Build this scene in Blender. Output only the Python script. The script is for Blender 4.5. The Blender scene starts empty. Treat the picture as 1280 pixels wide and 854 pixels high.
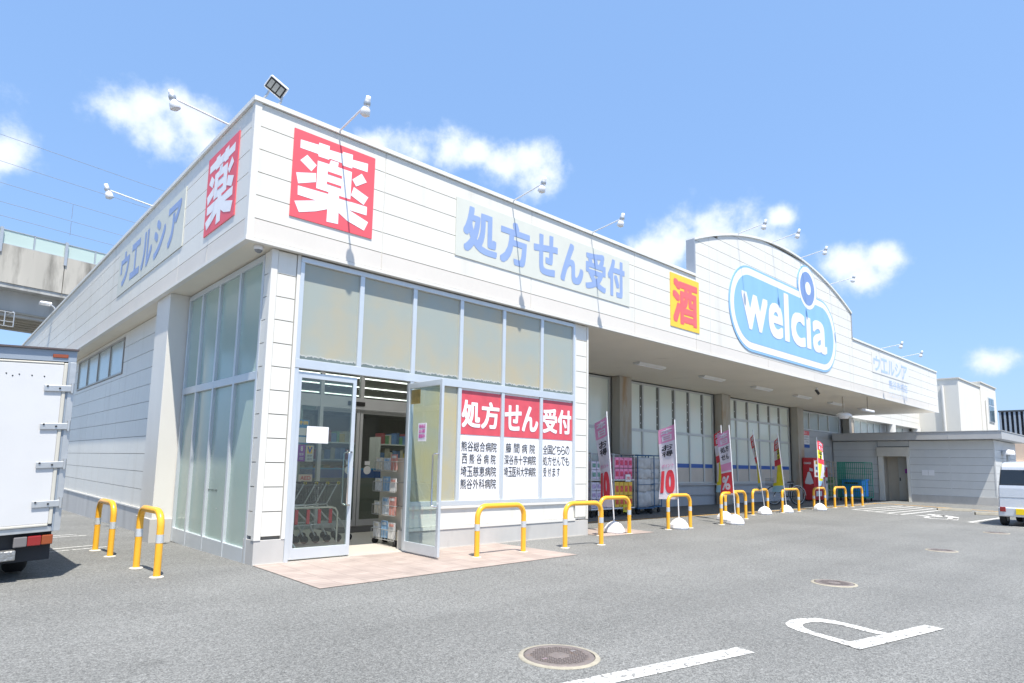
import bpy, bmesh, math, random
from mathutils import Vector, Matrix
from math import sin, cos, pi, radians, sqrt, floor
random.seed(7)
SC = bpy.context.scene
COL = SC.collection

# ---------------------------------------------------------------- camera
YAW, PITCH, ROLL, FPX = .7359, .1218, .0205, 789.3173
fwd = Vector((sin(YAW)*cos(PITCH), cos(YAW)*cos(PITCH), sin(PITCH)))
rgt = Vector((cos(YAW), -sin(YAW), 0)); upv = rgt.cross(fwd)
r2 = rgt*cos(ROLL)+upv*sin(ROLL); u2 = -rgt*sin(ROLL)+upv*cos(ROLL)
cd = bpy.data.cameras.new('camera'); cam = bpy.data.objects.new('camera', cd); COL.objects.link(cam)
mw = Matrix((r2, u2, -fwd)).transposed().to_4x4(); mw.translation = Vector((-3.1248, -7.8823, 1.3))
cam.matrix_world = mw
cd.sensor_width = 36; cd.lens = FPX/1280*36; cd.shift_x = 16.10/1280; cd.shift_y = 56.34/1280
cd.clip_start = .05; cd.clip_end = 2000
SC.camera = cam

# ---------------------------------------------------------------- light
SUN = Vector((-.145, -.37, .918)).normalized()
SC.view_settings.view_transform = 'Standard'
try: SC.view_settings.look = 'None'
except Exception: pass
SC.view_settings.gamma = 1; SC.view_settings.exposure = 1.1
SC.cycles.max_bounces = 8; SC.cycles.transparent_max_bounces = 12
SC.cycles.use_denoising = True
sl = bpy.data.lights.new('sun', 'SUN'); sl.energy = 3.7; sl.angle = radians(.55); sl.color = (1, .945, .85)
so = bpy.data.objects.new('sun', sl); COL.objects.link(so)
so.rotation_euler = SUN.to_track_quat('Z', 'Y').to_euler()

W = bpy.data.worlds.new('World'); SC.world = W; W.use_nodes = True
nt = W.node_tree; nt.nodes.clear(); N = nt.nodes.new; LK = nt.links.new
def mth(op, a, b=None, c=None, clamp=False):
    n = N('ShaderNodeMath'); n.operation = op; n.use_clamp = clamp
    for i, v in enumerate((a, b, c)):
        if v is None: continue
        if isinstance(v, (int, float)): n.inputs[i].default_value = v
        else: LK(v, n.inputs[i])
    return n.outputs[0]
out = N('ShaderNodeOutputWorld'); bg = N('ShaderNodeBackground'); LK(bg.outputs[0], out.inputs[0])
sky = N('ShaderNodeTexSky'); sky.sky_type = 'NISHITA'; sky.sun_disc = False
sky.sun_elevation = radians(66.5); sky.sun_rotation = radians(201.4); sky.altitude = 40
sky.air_density = 1.0; sky.dust_density = 1.6; sky.ozone_density = 2.2
tc = N('ShaderNodeTexCoord')
blobs = [(.03,.934,.353,.055),(-.02,.93,.385,.09),(.165,.885,.445,.062),(.195,.88,.42,.07),(.225,.87,.45,.062),(.25,.865,.42,.05),(.15,.90,.445,.045),
 (.44,.775,.45,.05),(.49,.735,.455,.06),(.53,.71,.455,.06),(.56,.69,.455,.05),(.63,.635,.45,.06),(.60,.67,.44,.05),(.64,.62,.42,.055),
 (.800,.493,.330,.075),(.824,.455,.335,.085),(.775,.526,.32,.06),(.845,.415,.325,.08),(.86,.39,.31,.06),
 (.911,.301,.281,.055),(.925,.262,.283,.04),(.915,.29,.258,.045),(.86,.369,.352,.034),(.976,.163,.141,.035)]
m = None
for x, y, z, r in blobs:
    c = Vector((x, y, z)).normalized()
    s = N('ShaderNodeVectorMath'); s.operation = 'SUBTRACT'; LK(tc.outputs['Generated'], s.inputs[0]); s.inputs[1].default_value = c
    s2 = N('ShaderNodeVectorMath'); s2.operation = 'MULTIPLY'; LK(s.outputs[0], s2.inputs[0]); s2.inputs[1].default_value = (1, 1, 1.35)
    l = N('ShaderNodeVectorMath'); l.operation = 'LENGTH'; LK(s2.outputs[0], l.inputs[0])
    v = mth('SUBTRACT', 1.0, mth('DIVIDE', l.outputs['Value'], r))
    m = v if m is None else mth('SMOOTH_MAX', m, v, .25)
nz = N('ShaderNodeTexNoise'); nz.inputs['Scale'].default_value = 17; nz.inputs['Detail'].default_value = 12; nz.inputs['Roughness'].default_value = .6
LK(tc.outputs['Generated'], nz.inputs['Vector'])
nz2 = N('ShaderNodeTexNoise'); nz2.inputs['Scale'].default_value = 5; nz2.inputs['Detail'].default_value = 6
LK(tc.outputs['Generated'], nz2.inputs['Vector'])
m = mth('ADD', mth('MAXIMUM', m, -1.2), mth('MULTIPLY', mth('SUBTRACT', nz.outputs[0], .5), 1.9))
mr = N('ShaderNodeMapRange'); mr.interpolation_type = 'SMOOTHSTEP'
LK(m, mr.inputs[0]); mr.inputs[1].default_value = .08; mr.inputs[2].default_value = .8; mr.inputs[4].default_value = .88
cf = mr.outputs[0]
ccol = N('ShaderNodeMix'); ccol.data_type = 'RGBA'
ccol.inputs[6].default_value = (3.9, 4.7, 6.0, 1); ccol.inputs[7].default_value = (6.3, 6.5, 6.9, 1)
mr2 = N('ShaderNodeMapRange'); LK(m, mr2.inputs[0]); mr2.inputs[1].default_value = .15; mr2.inputs[2].default_value = 1.1
LK(mr2.outputs[0], ccol.inputs[0])
# thin high veil that pales the blue
tint = N('ShaderNodeMix'); tint.data_type = 'RGBA'; tint.inputs[0].default_value = .5
LK(sky.outputs[0], tint.inputs[6]); tint.inputs[7].default_value = (1.95, 3.6, 6.75, 1)
mx = N('ShaderNodeMix'); mx.data_type = 'RGBA'
LK(cf, mx.inputs[0]); LK(tint.outputs[2], mx.inputs[6]); LK(ccol.outputs[2], mx.inputs[7])
LK(mx.outputs[2], bg.inputs[0]); bg.inputs[1].default_value = .09

# ---------------------------------------------------------------- materials
MATS = {}
def newmat(name):
    m = bpy.data.materials.new(name); m.use_nodes = True; m.node_tree.nodes.clear()
    return m, m.node_tree.nodes.new, m.node_tree.links.new
def mat(name, col, rough=.6, metal=0., var=.06, scale=3., bump=0., bscale=60., coat=0., island=0., dirt=None, dscale=1.2, dthr=.58, damt=.5, stretch=(1,1,1), spec=.5, emit=None):
    if name in MATS: return MATS[name]
    m, N, L = newmat(name)
    o = N('ShaderNodeOutputMaterial'); b = N('ShaderNodeBsdfPrincipled'); L(b.outputs[0], o.inputs[0])
    b.inputs['Roughness'].default_value = rough; b.inputs['Metallic'].default_value = metal
    b.inputs['Coat Weight'].default_value = coat; b.inputs['Specular IOR Level'].default_value = spec
    t = N('ShaderNodeTexCoord'); mp = N('ShaderNodeMapping'); L(t.outputs['Object'], mp.inputs[0]); mp.inputs['Scale'].default_value = stretch
    n = N('ShaderNodeTexNoise'); n.inputs['Scale'].default_value = scale; n.inputs['Detail'].default_value = 6; L(mp.outputs[0], n.inputs['Vector'])
    r = N('ShaderNodeMapRange'); L(n.outputs[0], r.inputs[0]); r.inputs[1].default_value = .25; r.inputs[2].default_value = .75
    r.inputs[3].default_value = 1-var; r.inputs[4].default_value = 1+var
    f = r.outputs[0]
    if island:
        g = N('ShaderNodeNewGeometry'); r3 = N('ShaderNodeMapRange'); L(g.outputs['Random Per Island'], r3.inputs[0]); r3.inputs[3].default_value = 1-island; r3.inputs[4].default_value = 1+island
        mu = N('ShaderNodeMath'); mu.operation = 'MULTIPLY'; L(f, mu.inputs[0]); L(r3.outputs[0], mu.inputs[1]); f = mu.outputs[0]
    vm = N('ShaderNodeVectorMath'); vm.operation = 'SCALE'; vm.inputs[0].default_value = col[:3]; L(f, vm.inputs['Scale'])
    c = vm.outputs[0]
    if dirt:
        n2 = N('ShaderNodeTexNoise'); n2.inputs['Scale'].default_value = dscale; n2.inputs['Detail'].default_value = 8; n2.inputs['Roughness'].default_value = .6; L(mp.outputs[0], n2.inputs['Vector'])
        r4 = N('ShaderNodeMapRange'); L(n2.outputs[0], r4.inputs[0]); r4.inputs[1].default_value = dthr; r4.inputs[2].default_value = dthr+.17; r4.inputs[4].default_value = damt
        mm = N('ShaderNodeMix'); mm.data_type = 'RGBA'; L(r4.outputs[0], mm.inputs[0]); L(c, mm.inputs[6]); mm.inputs[7].default_value = (*dirt, 1); c = mm.outputs[2]
    L(c, b.inputs['Base Color'])
    if bump:
        n3 = N('ShaderNodeTexNoise'); n3.inputs['Scale'].default_value = bscale; n3.inputs['Detail'].default_value = 4; L(t.outputs['Object'], n3.inputs['Vector'])
        bp = N('ShaderNodeBump'); bp.inputs['Strength'].default_value = bump; bp.inputs['Distance'].default_value = .01; L(n3.outputs[0], bp.inputs['Height']); L(bp.outputs[0], b.inputs['Normal'])
    if emit:
        b.inputs['Emission Color'].default_value = (*emit[:3], 1); b.inputs['Emission Strength'].default_value = emit[3]
    MATS[name] = m; return m
siding = mat('white_siding', (.71,.695,.64), .42, var=.02, scale=1.2, island=.018, dirt=(.56,.53,.46), dscale=2.6, dthr=.55, damt=.5, stretch=(1,1,.12), bump=.04, bscale=30)
skirt = mat('cream_siding', (.66,.62,.565), .45, var=.03, scale=1.2, island=.02, dirt=(.6,.54,.45), dthr=.6, damt=.4)
coping = mat('coping_metal', (.72,.72,.69), .4, .0, var=.04)
trimw = mat('white_trim', (.69,.675,.63), .4, var=.03, dirt=(.55,.5,.42), dthr=.62, damt=.4, stretch=(1,1,.3))
joint = mat('dark_joint', (.16,.155,.14), .8); caulk = mat('pale_caulk', (.56,.54,.49), .7, var=.1)
plinth = mat('grey_plinth', (.47,.46,.44), .75, var=.08, dirt=(.24,.23,.2), dthr=.55, damt=.55, stretch=(1,1,.35), bump=.1)
soffm = mat('soffit_board', (.74,.69,.59), .7, var=.05, scale=.8, dirt=(.42,.36,.28), dthr=.62, damt=.5)
alu = mat('window_aluminium', (.60,.64,.67), .32, .35, var=.04)
alud = mat('brushed_aluminium', (.60,.61,.62), .32, .2, var=.04)
steel = mat('polished_steel', (.6,.6,.6), .18, 1., var=.03)
sgrey = mat('grey_siding', (.45,.465,.48), .5, var=.04, island=.02, dirt=(.22,.23,.24), dthr=.6, damt=.3)
sgrey2 = mat('grey_siding_pale', (.60,.61,.60), .45, var=.03, island=.02)
roofm = mat('grey_roof_metal', (.50,.505,.505), .4, .2, var=.04)
colm = mat('rust_stained_column', (.40,.38,.33), .8, var=.15, scale=2, stretch=(1,1,.25), dirt=(.34,.2,.085), dscale=2.2, dthr=.50, damt=.75)
flush = mat('door_panel_beige', (.60,.57,.50), .6)
yel = mat('yellow_paint', (.86,.43,.03), .28, var=.04, coat=.3, dirt=(.38,.24,.08), dscale=16, dthr=.62, damt=.55)
refl = mat('reflective_band', (.62,.64,.65), .35, .3)
conc = mat('pale_concrete', (.52,.49,.43), .9, var=.12, scale=6, bump=.2)
concv = mat('viaduct_concrete', (.47,.445,.39), .9, var=.14, scale=.7, stretch=(1,1,.18), dirt=(.10,.095,.08), dscale=.8, dthr=.43, damt=.9, bump=.2, bscale=8)
concd = mat('girder_concrete', (.44,.44,.42), .9, var=.10, scale=.8, stretch=(1,1,.2), dirt=(.17,.16,.14), dthr=.52, damt=.6)
barr = mat('pale_green_barrier', (.47,.58,.54), .3, var=.05, scale=.5)
red = mat('sign_red', (.78,.105,.13), .45, var=.03)
redw = mat('film_red', (.62,.085,.11), .3, var=.12, scale=5)
white = mat('sign_white', (.80,.80,.82), .45, var=.02)
wtex = mat('film_white', (.80,.80,.82), .3, var=.02)
blk = mat('lettering_black', (.03,.03,.035), .5)
yls = mat('sign_yellow', (.86,.56,.05), .45, var=.03)
rds = mat('sign_red_letter', (.80,.14,.14), .45)
pale = mat('sign_pale_panel', (.60,.615,.555), .5, var=.03, dirt=(.48,.49,.43), dthr=.6, damt=.4)
blul = mat('faded_blue_letter', (.26,.36,.60), .5, var=.05)
blup = mat('very_faded_blue_letter', (.40,.53,.76), .5, var=.05)
blug = mat('ghost_letter', (.62,.68,.78), .5, var=.05)
lblu = mat('logo_light_blue', (.25,.47,.76), .45, var=.04, stretch=(1,1,.2))
indg = mat('logo_indigo', (.19,.29,.54), .45, var=.04)
trw = mat('truck_white', (.60,.60,.60), .3, var=.03, coat=.2, dirt=(.6,.6,.62), dthr=.6, damt=.3)
trg = mat('truck_grey_frame', (.30,.345,.40), .4, .2, var=.05)
trc = mat('truck_rubber_seal', (.52,.50,.44), .6)
galv = mat('galvanised_steel', (.52,.53,.53), .38, .6, var=.08, scale=12)
dark = mat('dark_underbody', (.018,.02,.024), .7)
rub = mat('tyre_rubber', (.02,.02,.02), .85)
lampr = mat('red_lens', (.26,.015,.015), .15, coat=.5); lampo = mat('amber_lens', (.27,.06,.015), .15, coat=.5); lampw = mat('clear_lens', (.17,.16,.16), .15, coat=.5)
ironm = mat('cast_iron', (.20,.172,.16), .6, .3, var=.1, scale=20, dirt=(.25,.15,.08), dscale=14, dthr=.6, damt=.6, bump=.4, bscale=90)
plast = mat('white_plastic', (.78,.78,.79), .35, var=.02)
blackp = mat('black_plastic', (.02,.02,.02), .4)
greenm = mat('green_cage_paint', (.02,.27,.17), .4)
bluem = mat('blue_cage_paint', (.035,.12,.25), .45)
bluec = mat('blue_crate', (.04,.30,.85), .4)
greenc = mat('green_crate', (.16,.33,.14), .5)
bagm = mat('grey_plastic_wrap', (.47,.48,.48), .25, var=.25, scale=5, bump=.9, bscale=7)
pinkm = mat('pink_pack', (.78,.27,.45), .4, var=.35, scale=16)
redpk = mat('red_pack', (.70,.10,.06), .4, var=.4, scale=18)
yelpk = mat('yellow_pack', (.80,.52,.06), .4, var=.2, scale=12)
whpk = mat('white_pack', (.62,.58,.68), .4, var=.22, scale=14)
price = mat('price_card_yellow', (.85,.70,.04), .5)
vred = mat('vending_red', (.60,.035,.04), .3, var=.04)
lining = mat('interior_white', (.62,.62,.6), .7)
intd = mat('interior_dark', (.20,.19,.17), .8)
ifloor = mat('interior_floor', (.52,.49,.44), .35, var=.05, scale=4)
stripe = mat('blue_stripe', (.02,.10,.40), .4); stripel = mat('blue_stripe_light', (.03,.35,.75), .4)
tube_on = mat('lit_tube', (.9,.9,.9), .4, emit=(1,.97,.92,1.3))
tube_off = mat('unlit_tube', (.62,.62,.60), .3)
silver = mat('van_silver', (.62,.64,.67), .25, .25, var=.01, coat=.6)
plt = mat('yellow_plate', (.88,.62,.01), .4)
whitewall = mat('white_render_wall', (.69,.67,.61), .8, var=.03, scale=1, dirt=(.62,.58,.48), dthr=.62, damt=.4, stretch=(1,1,.3))
beigew = mat('beige_wall', (.58,.57,.52), .85, var=.03)
peach = mat('peach_wall', (.72,.55,.42), .85, var=.04)
clothm = mat('dark_cloth', (.05,.05,.05), .8)

def frosted(name, c1, c2, peel=True, spec=.6, zc=2.62):
    m, N, L = newmat(name)
    o = N('ShaderNodeOutputMaterial'); b = N('ShaderNodeBsdfPrincipled'); L(b.outputs[0], o.inputs[0])
    t = N('ShaderNodeTexCoord')
    n = N('ShaderNodeTexNoise'); n.inputs['Scale'].default_value = 1.3; n.inputs['Detail'].default_value = 7; L(t.outputs['Object'], n.inputs['Vector'])
    r = N('ShaderNodeMapRange'); r.interpolation_type = 'SMOOTHSTEP'; L(n.outputs[0], r.inputs[0]); r.inputs[1].default_value = .32; r.inputs[2].default_value = .74
    mm = N('ShaderNodeMix'); mm.data_type = 'RGBA'; L(r.outputs[0], mm.inputs[0]); mm.inputs[6].default_value = (*c1, 1); mm.inputs[7].default_value = (*c2, 1)
    c = mm.outputs[2]
    if peel:
        s = N('ShaderNodeSeparateXYZ'); L(t.outputs['Object'], s.inputs[0])
        mp = N('ShaderNodeMapping'); L(t.outputs['Object'], mp.inputs[0]); mp.inputs['Scale'].default_value = (1, 1, .3)
        n2 = N('ShaderNodeTexNoise'); n2.inputs['Scale'].default_value = 22; n2.inputs['Detail'].default_value = 8; n2.inputs['Roughness'].default_value = .8; L(mp.outputs[0], n2.inputs['Vector'])
        a = N('ShaderNodeMath'); a.operation = 'MULTIPLY'; L(n2.outputs[0], a.inputs[0]); a.inputs[1].default_value = .16
        d = N('ShaderNodeMath'); d.operation = 'SUBTRACT'; L(s.outputs[2], d.inputs[0]); L(a.outputs[0], d.inputs[1])
        for th, colr in ((zc-.018, (.50,.50,.48,1)), (zc-.032, (.13,.16,.15,1))):
            lt = N('ShaderNodeMath'); lt.operation = 'LESS_THAN'; L(d.outputs[0], lt.inputs[0]); lt.inputs[1].default_value = th
            m3 = N('ShaderNodeMix'); m3.data_type = 'RGBA'; L(lt.outputs[0], m3.inputs[0]); L(c, m3.inputs[6]); m3.inputs[7].default_value = colr; c = m3.outputs[2]
    L(c, b.inputs['Base Color']); b.inputs['Roughness'].default_value = .16; b.inputs['Specular IOR Level'].default_value = spec
    MATS[name] = m; return m
fr_up = frosted('frosted_glass_aged', (.33,.365,.33), (.42,.37,.255))
fr_lo = frosted('frosted_glass_cream', (.36,.37,.32), (.45,.38,.20), False)
fr_side = frosted('frosted_glass_green', (.34,.45,.395), (.37,.46,.41), False)
fr_shop = frosted('shop_glass_blind', (.72,.79,.71), (.76,.78,.69), False, .9)
fr_clear = frosted('shop_glass_grey', (.42,.49,.47), (.45,.50,.48), False, .9)
shopcream = mat('shop_panel_cream', (.55,.49,.42), .3, var=.06)

def glassmat(name, tint, refl_amt=1.0):
    m, N, L = newmat(name)
    o = N('ShaderNodeOutputMaterial'); mix = N('ShaderNodeMixShader'); L(mix.outputs[0], o.inputs[0])
    f = N('ShaderNodeLayerWeight'); f.inputs[0].default_value = .5
    pw = N('ShaderNodeMath'); pw.operation = 'POWER'; L(f.outputs['Facing'], pw.inputs[0]); pw.inputs[1].default_value = 4.5
    mu = N('ShaderNodeMath'); mu.operation = 'MULTIPLY_ADD'; mu.use_clamp = True; L(pw.outputs[0], mu.inputs[0]); mu.inputs[1].default_value = .9; mu.inputs[2].default_value = .045*refl_amt
    t = N('ShaderNodeBsdfTransparent'); t.inputs[0].default_value = (*tint, 1); g = N('ShaderNodeBsdfGlossy'); g.inputs['Roughness'].default_value = .01
    L(mu.outputs[0], mix.inputs[0]); L(t.outputs[0], mix.inputs[1]); L(g.outputs[0], mix.inputs[2]); MATS[name] = m; return m
glass = glassmat('clear_glass', (.86,.92,.90), 1.6)
dglass = mat('dark_glass', (.015,.018,.02), .04, spec=.8)
skyglass = mat('sky_glass', (.10,.16,.20), .05, spec=1.)

def asphalt():
    m, N, L = newmat('asphalt'); o = N('ShaderNodeOutputMaterial'); b = N('ShaderNodeBsdfPrincipled'); L(b.outputs[0], o.inputs[0])
    t = N('ShaderNodeTexCoord')
    v = N('ShaderNodeTexVoronoi'); v.inputs['Scale'].default_value = 125; L(t.outputs['Object'], v.inputs['Vector'])
    sp = N('ShaderNodeSeparateColor'); L(v.outputs['Color'], sp.inputs[0])
    r = N('ShaderNodeMapRange'); L(sp.outputs[0], r.inputs[0]); r.inputs[3].default_value = .52; r.inputs[4].default_value = 1.42
    n = N('ShaderNodeTexNoise'); n.inputs['Scale'].default_value = 30; n.inputs['Detail'].default_value = 5; L(t.outputs['Object'], n.inputs['Vector'])
    r1 = N('ShaderNodeMapRange'); L(n.outputs[0], r1.inputs[0]); r1.inputs[1].default_value = .3; r1.inputs[2].default_value = .7; r1.inputs[3].default_value = .8; r1.inputs[4].default_value = 1.2
    n2 = N('ShaderNodeTexNoise'); n2.inputs['Scale'].default_value = .35; n2.inputs['Detail'].default_value = 6; n2.inputs['Roughness'].default_value = .6; L(t.outputs['Object'], n2.inputs['Vector'])
    r2 = N('ShaderNodeMapRange'); L(n2.outputs[0], r2.inputs[0]); r2.inputs[1].default_value = .3; r2.inputs[2].default_value = .7; r2.inputs[3].default_value = .86; r2.inputs[4].default_value = 1.14
    a = N('ShaderNodeMath'); a.operation = 'MULTIPLY'; L(r.outputs[0], a.inputs[0]); L(r1.outputs[0], a.inputs[1])
    a2 = N('ShaderNodeMath'); a2.operation = 'MULTIPLY'; L(a.outputs[0], a2.inputs[0]); L(r2.outputs[0], a2.inputs[1])
    n4 = N('ShaderNodeTexNoise'); n4.inputs['Scale'].default_value = 1.7; n4.inputs['Detail'].default_value = 7; n4.inputs['Roughness'].default_value = .65; L(t.outputs['Object'], n4.inputs['Vector'])
    r4 = N('ShaderNodeMapRange'); L(n4.outputs[0], r4.inputs[0]); r4.inputs[1].default_value = .60; r4.inputs[2].default_value = .74; r4.inputs[3].default_value = 1; r4.inputs[4].default_value = .76
    mp = N('ShaderNodeMapping'); mp.inputs['Rotation'].default_value = (0, 0, .35); mp.inputs['Scale'].default_value = (.12, 1.6, 1); L(t.outputs['Object'], mp.inputs[0])
    n5 = N('ShaderNodeTexNoise'); n5.inputs['Scale'].default_value = 1.0; n5.inputs['Detail'].default_value = 3; L(mp.outputs[0], n5.inputs['Vector'])
    r5 = N('ShaderNodeMapRange'); L(n5.outputs[0], r5.inputs[0]); r5.inputs[1].default_value = .35; r5.inputs[2].default_value = .7; r5.inputs[3].default_value = 1.05; r5.inputs[4].default_value = .92
    a3 = N('ShaderNodeMath'); a3.operation = 'MULTIPLY'; L(a2.outputs[0], a3.inputs[0]); L(r4.outputs[0], a3.inputs[1])
    a4 = N('ShaderNodeMath'); a4.operation = 'MULTIPLY'; L(a3.outputs[0], a4.inputs[0]); L(r5.outputs[0], a4.inputs[1]); a2 = a4
    s = N('ShaderNodeVectorMath'); s.operation = 'SCALE'; s.inputs[0].default_value = (.168,.170,.163); L(a2.outputs[0], s.inputs['Scale'])
    L(s.outputs[0], b.inputs['Base Color']); b.inputs['Roughness'].default_value = .82
    bp = N('ShaderNodeBump'); bp.inputs['Strength'].default_value = .55; bp.inputs['Distance'].default_value = .006; L(v.outputs['Distance'], bp.inputs['Height']); L(bp.outputs[0], b.inputs['Normal'])
    return m
asph = asphalt()
def worn_paint(name, c):
    m, N, L = newmat(name); o = N('ShaderNodeOutputMaterial'); b = N('ShaderNodeBsdfPrincipled')
    t = N('ShaderNodeTexCoord'); n = N('ShaderNodeTexNoise'); n.inputs['Scale'].default_value = 26; n.inputs['Detail'].default_value = 8; n.inputs['Roughness'].default_value = .7; L(t.outputs['Object'], n.inputs['Vector'])
    r = N('ShaderNodeMapRange'); L(n.outputs[0], r.inputs[0]); r.inputs[1].default_value = .515; r.inputs[2].default_value = .58
    mx = N('ShaderNodeMix'); mx.data_type = 'RGBA'; mx.inputs[6].default_value = (*c, 1); mx.inputs[7].default_value = (.17,.17,.165,1); L(r.outputs[0], mx.inputs[0])
    L(mx.outputs[2], b.inputs[0]); b.inputs['Roughness'].default_value = .8; L(b.outputs[0], o.inputs[0]); return m
paintw = worn_paint('worn_white_paint', (.55,.55,.53)); painty = worn_paint('worn_yellow_paint', (.60,.34,.06))
def tiles():
    m, N, L = newmat('pink_paving'); o = N('ShaderNodeOutputMaterial'); b = N('ShaderNodeBsdfPrincipled'); L(b.outputs[0], o.inputs[0])
    t = N('ShaderNodeTexCoord'); br = N('ShaderNodeTexBrick'); L(t.outputs['Object'], br.inputs['Vector'])
    br.inputs['Scale'].default_value = 1; br.inputs['Brick Width'].default_value = .30; br.inputs['Row Height'].default_value = .10; br.inputs['Mortar Size'].default_value = .004; br.offset = 0
    br.inputs['Color1'].default_value = (.325,.265,.235,1); br.inputs['Color2'].default_value = (.37,.305,.27,1); br.inputs['Mortar'].default_value = (.2,.17,.15,1)
    n = N('ShaderNodeTexNoise'); n.inputs['Scale'].default_value = 3; n.inputs['Detail'].default_value = 8; L(t.outputs['Object'], n.inputs['Vector'])
    r = N('ShaderNodeMapRange'); L(n.outputs[0], r.inputs[0]); r.inputs[1].default_value = .3; r.inputs[2].default_value = .7; r.inputs[3].default_value = .85; r.inputs[4].default_value = 1.12
    s = N('ShaderNodeVectorMath'); s.operation = 'SCALE'; L(br.outputs[0], s.inputs[0]); L(r.outputs[0], s.inputs['Scale']); L(s.outputs[0], b.inputs[0]); b.inputs['Roughness'].default_value = .75
    return m
tile = tiles()

# ---------------------------------------------------------------- mesh helpers
class MB:
    def __init__(s): s.v = []; s.f = []; s.m = []; s.sm = []
    def add(s, vs, fs, mi=0, smooth=False):
        o = len(s.v); s.v += [tuple(p) for p in vs]
        for f in fs: s.f.append([i+o for i in f]); s.m.append(mi); s.sm.append(smooth)
        return s
    def box(s, x0, x1, y0, y1, z0, z1, mi=0):
        if x0 > x1: x0, x1 = x1, x0
        if y0 > y1: y0, y1 = y1, y0
        if z0 > z1: z0, z1 = z1, z0
        return s.add([(x0,y0,z0),(x1,y0,z0),(x1,y1,z0),(x0,y1,z0),(x0,y0,z1),(x1,y0,z1),(x1,y1,z1),(x0,y1,z1)],
              [(3,2,1,0),(4,5,6,7),(0,1,5,4),(1,2,6,5),(2,3,7,6),(3,0,4,7)], mi)
    def tube(s, pts, r, n=8, mi=0, caps=True, r1=None):
        pts = [Vector(p) for p in pts]; vs = []; K = len(pts)
        t0 = (pts[1]-pts[0]).normalized(); a = Vector((0,0,1)) if abs(t0.z) < .9 else Vector((1,0,0))
        u = t0.cross(a).normalized()
        for k, p in enumerate(pts):
            t = (pts[min(k+1,K-1)]-pts[max(k-1,0)]).normalized()
            u = (u - t*u.dot(t)).normalized(); w = t.cross(u)
            rr = r if r1 is None else r+(r1-r)*k/(K-1)
            for j in range(n):
                an = 2*pi*j/n; vs.append(p+(u*cos(an)+w*sin(an))*rr)
        fs = [(k*n+j, k*n+(j+1)%n, (k+1)*n+(j+1)%n, (k+1)*n+j) for k in range(K-1) for j in range(n)]
        s.add(vs, fs, mi, True)
        if caps: s.add(vs[:n], [tuple(range(n))[::-1]], mi); s.add(vs[-n:], [tuple(range(n))], mi)
        return s
    def lathe(s, prof, c, axis=(0,0,1), n=24, mi=0, smooth=True, arc=None):
        ax = Vector(axis).normalized(); a = Vector((1,0,0)) if abs(ax.x) < .9 else Vector((0,1,0))
        u = (a-ax*a.dot(ax)).normalized(); w = ax.cross(u); c = Vector(c); vs = []
        for r, h in prof:
            for j in range(n): an = 2*pi*j/n; vs.append(c+ax*h+(u*cos(an)+w*sin(an))*r)
        fs = [(k*n+j, k*n+(j+1)%n, (k+1)*n+(j+1)%n, (k+1)*n+j) for k in range(len(prof)-1) for j in range(n)]
        return s.add(vs, fs, mi, smooth)
    def prism(s, poly, d, mi=0):          # poly: list of 3D points, d: extrusion vector
        n = len(poly); P = [Vector(p) for p in poly]; Q = [p+Vector(d) for p in P]
        return s.add(P+Q, [tuple(range(n))[::-1], tuple(range(n, 2*n))]+[(i,(i+1)%n,n+(i+1)%n,n+i) for i in range(n)], mi)
    def build(s, name, mats, parent=None, bevel=0, seg=2, local=False):
        if not isinstance(mats, (list, tuple)): mats = [mats]
        off = Vector((0,0,0))
        if parent is not None and not local: off = Vector(ROOT.get(parent.name, (0,0,0)))
        me = bpy.data.meshes.new(name); me.from_pydata([Vector(p)-off for p in s.v], [], s.f)
        for k in mats: me.materials.append(k)
        for p, mi, sm in zip(me.polygons, s.m, s.sm): p.material_index = mi; p.use_smooth = sm
        bm = bmesh.new(); bm.from_mesh(me); bmesh.ops.recalc_face_normals(bm, faces=bm.faces); bm.to_mesh(me); bm.free()
        o = bpy.data.objects.new(name, me); COL.objects.link(o)
        if parent is not None: o.parent = parent; ROOT[o.name] = ROOT.get(parent.name, (0,0,0))
        if bevel:
            b = o.modifiers.new('bevel', 'BEVEL'); b.width = bevel; b.segments = seg; b.limit_method = 'ANGLE'; b.angle_limit = radians(40)
        return o
ROOT = {}
def tag(o, label=None, cat=None, group=None, kind=None):
    if label: o['label'] = label
    if cat: o['category'] = cat
    if group: o['group'] = group
    if kind: o['kind'] = kind
    return o
def thing(name, loc, label, cat, group=None, rz=0):
    o = bpy.data.objects.new(name, None); COL.objects.link(o); o.location = loc; o.rotation_euler.z = rz; o.empty_display_size = .2
    ROOT[o.name] = tuple(loc); return tag(o, label, cat, group)
def copytree(o, parent=None):
    c = o.copy(); COL.objects.link(c)
    if parent is not None: c.parent = parent
    for ch in list(o.children): copytree(ch, c)
    return c
TX = {}
def text_data(s):
    if s in TX: return TX[s]
    cu = bpy.data.curves.new('t', 'FONT'); cu.body = s; cu.resolution_u = 4
    o = bpy.data.objects.new('t', cu); COL.objects.link(o)
    me = bpy.data.meshes.new_from_object(o.evaluated_get(bpy.context.evaluated_depsgraph_get()))
    vs = [(v.co.x, v.co.y) for v in me.vertices]; fs = [tuple(p.vertices) for p in me.polygons]
    bpy.data.objects.remove(o); bpy.data.curves.remove(cu); bpy.data.meshes.remove(me)
    x0 = min(v[0] for v in vs); x1 = max(v[0] for v in vs); y0 = min(v[1] for v in vs); y1 = max(v[1] for v in vs)
    TX[s] = ([((x-x0)/(x1-x0), (y-y0)/(y1-y0)) for x, y in vs], fs, (x1-x0)/(y1-y0)); return TX[s]
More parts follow.
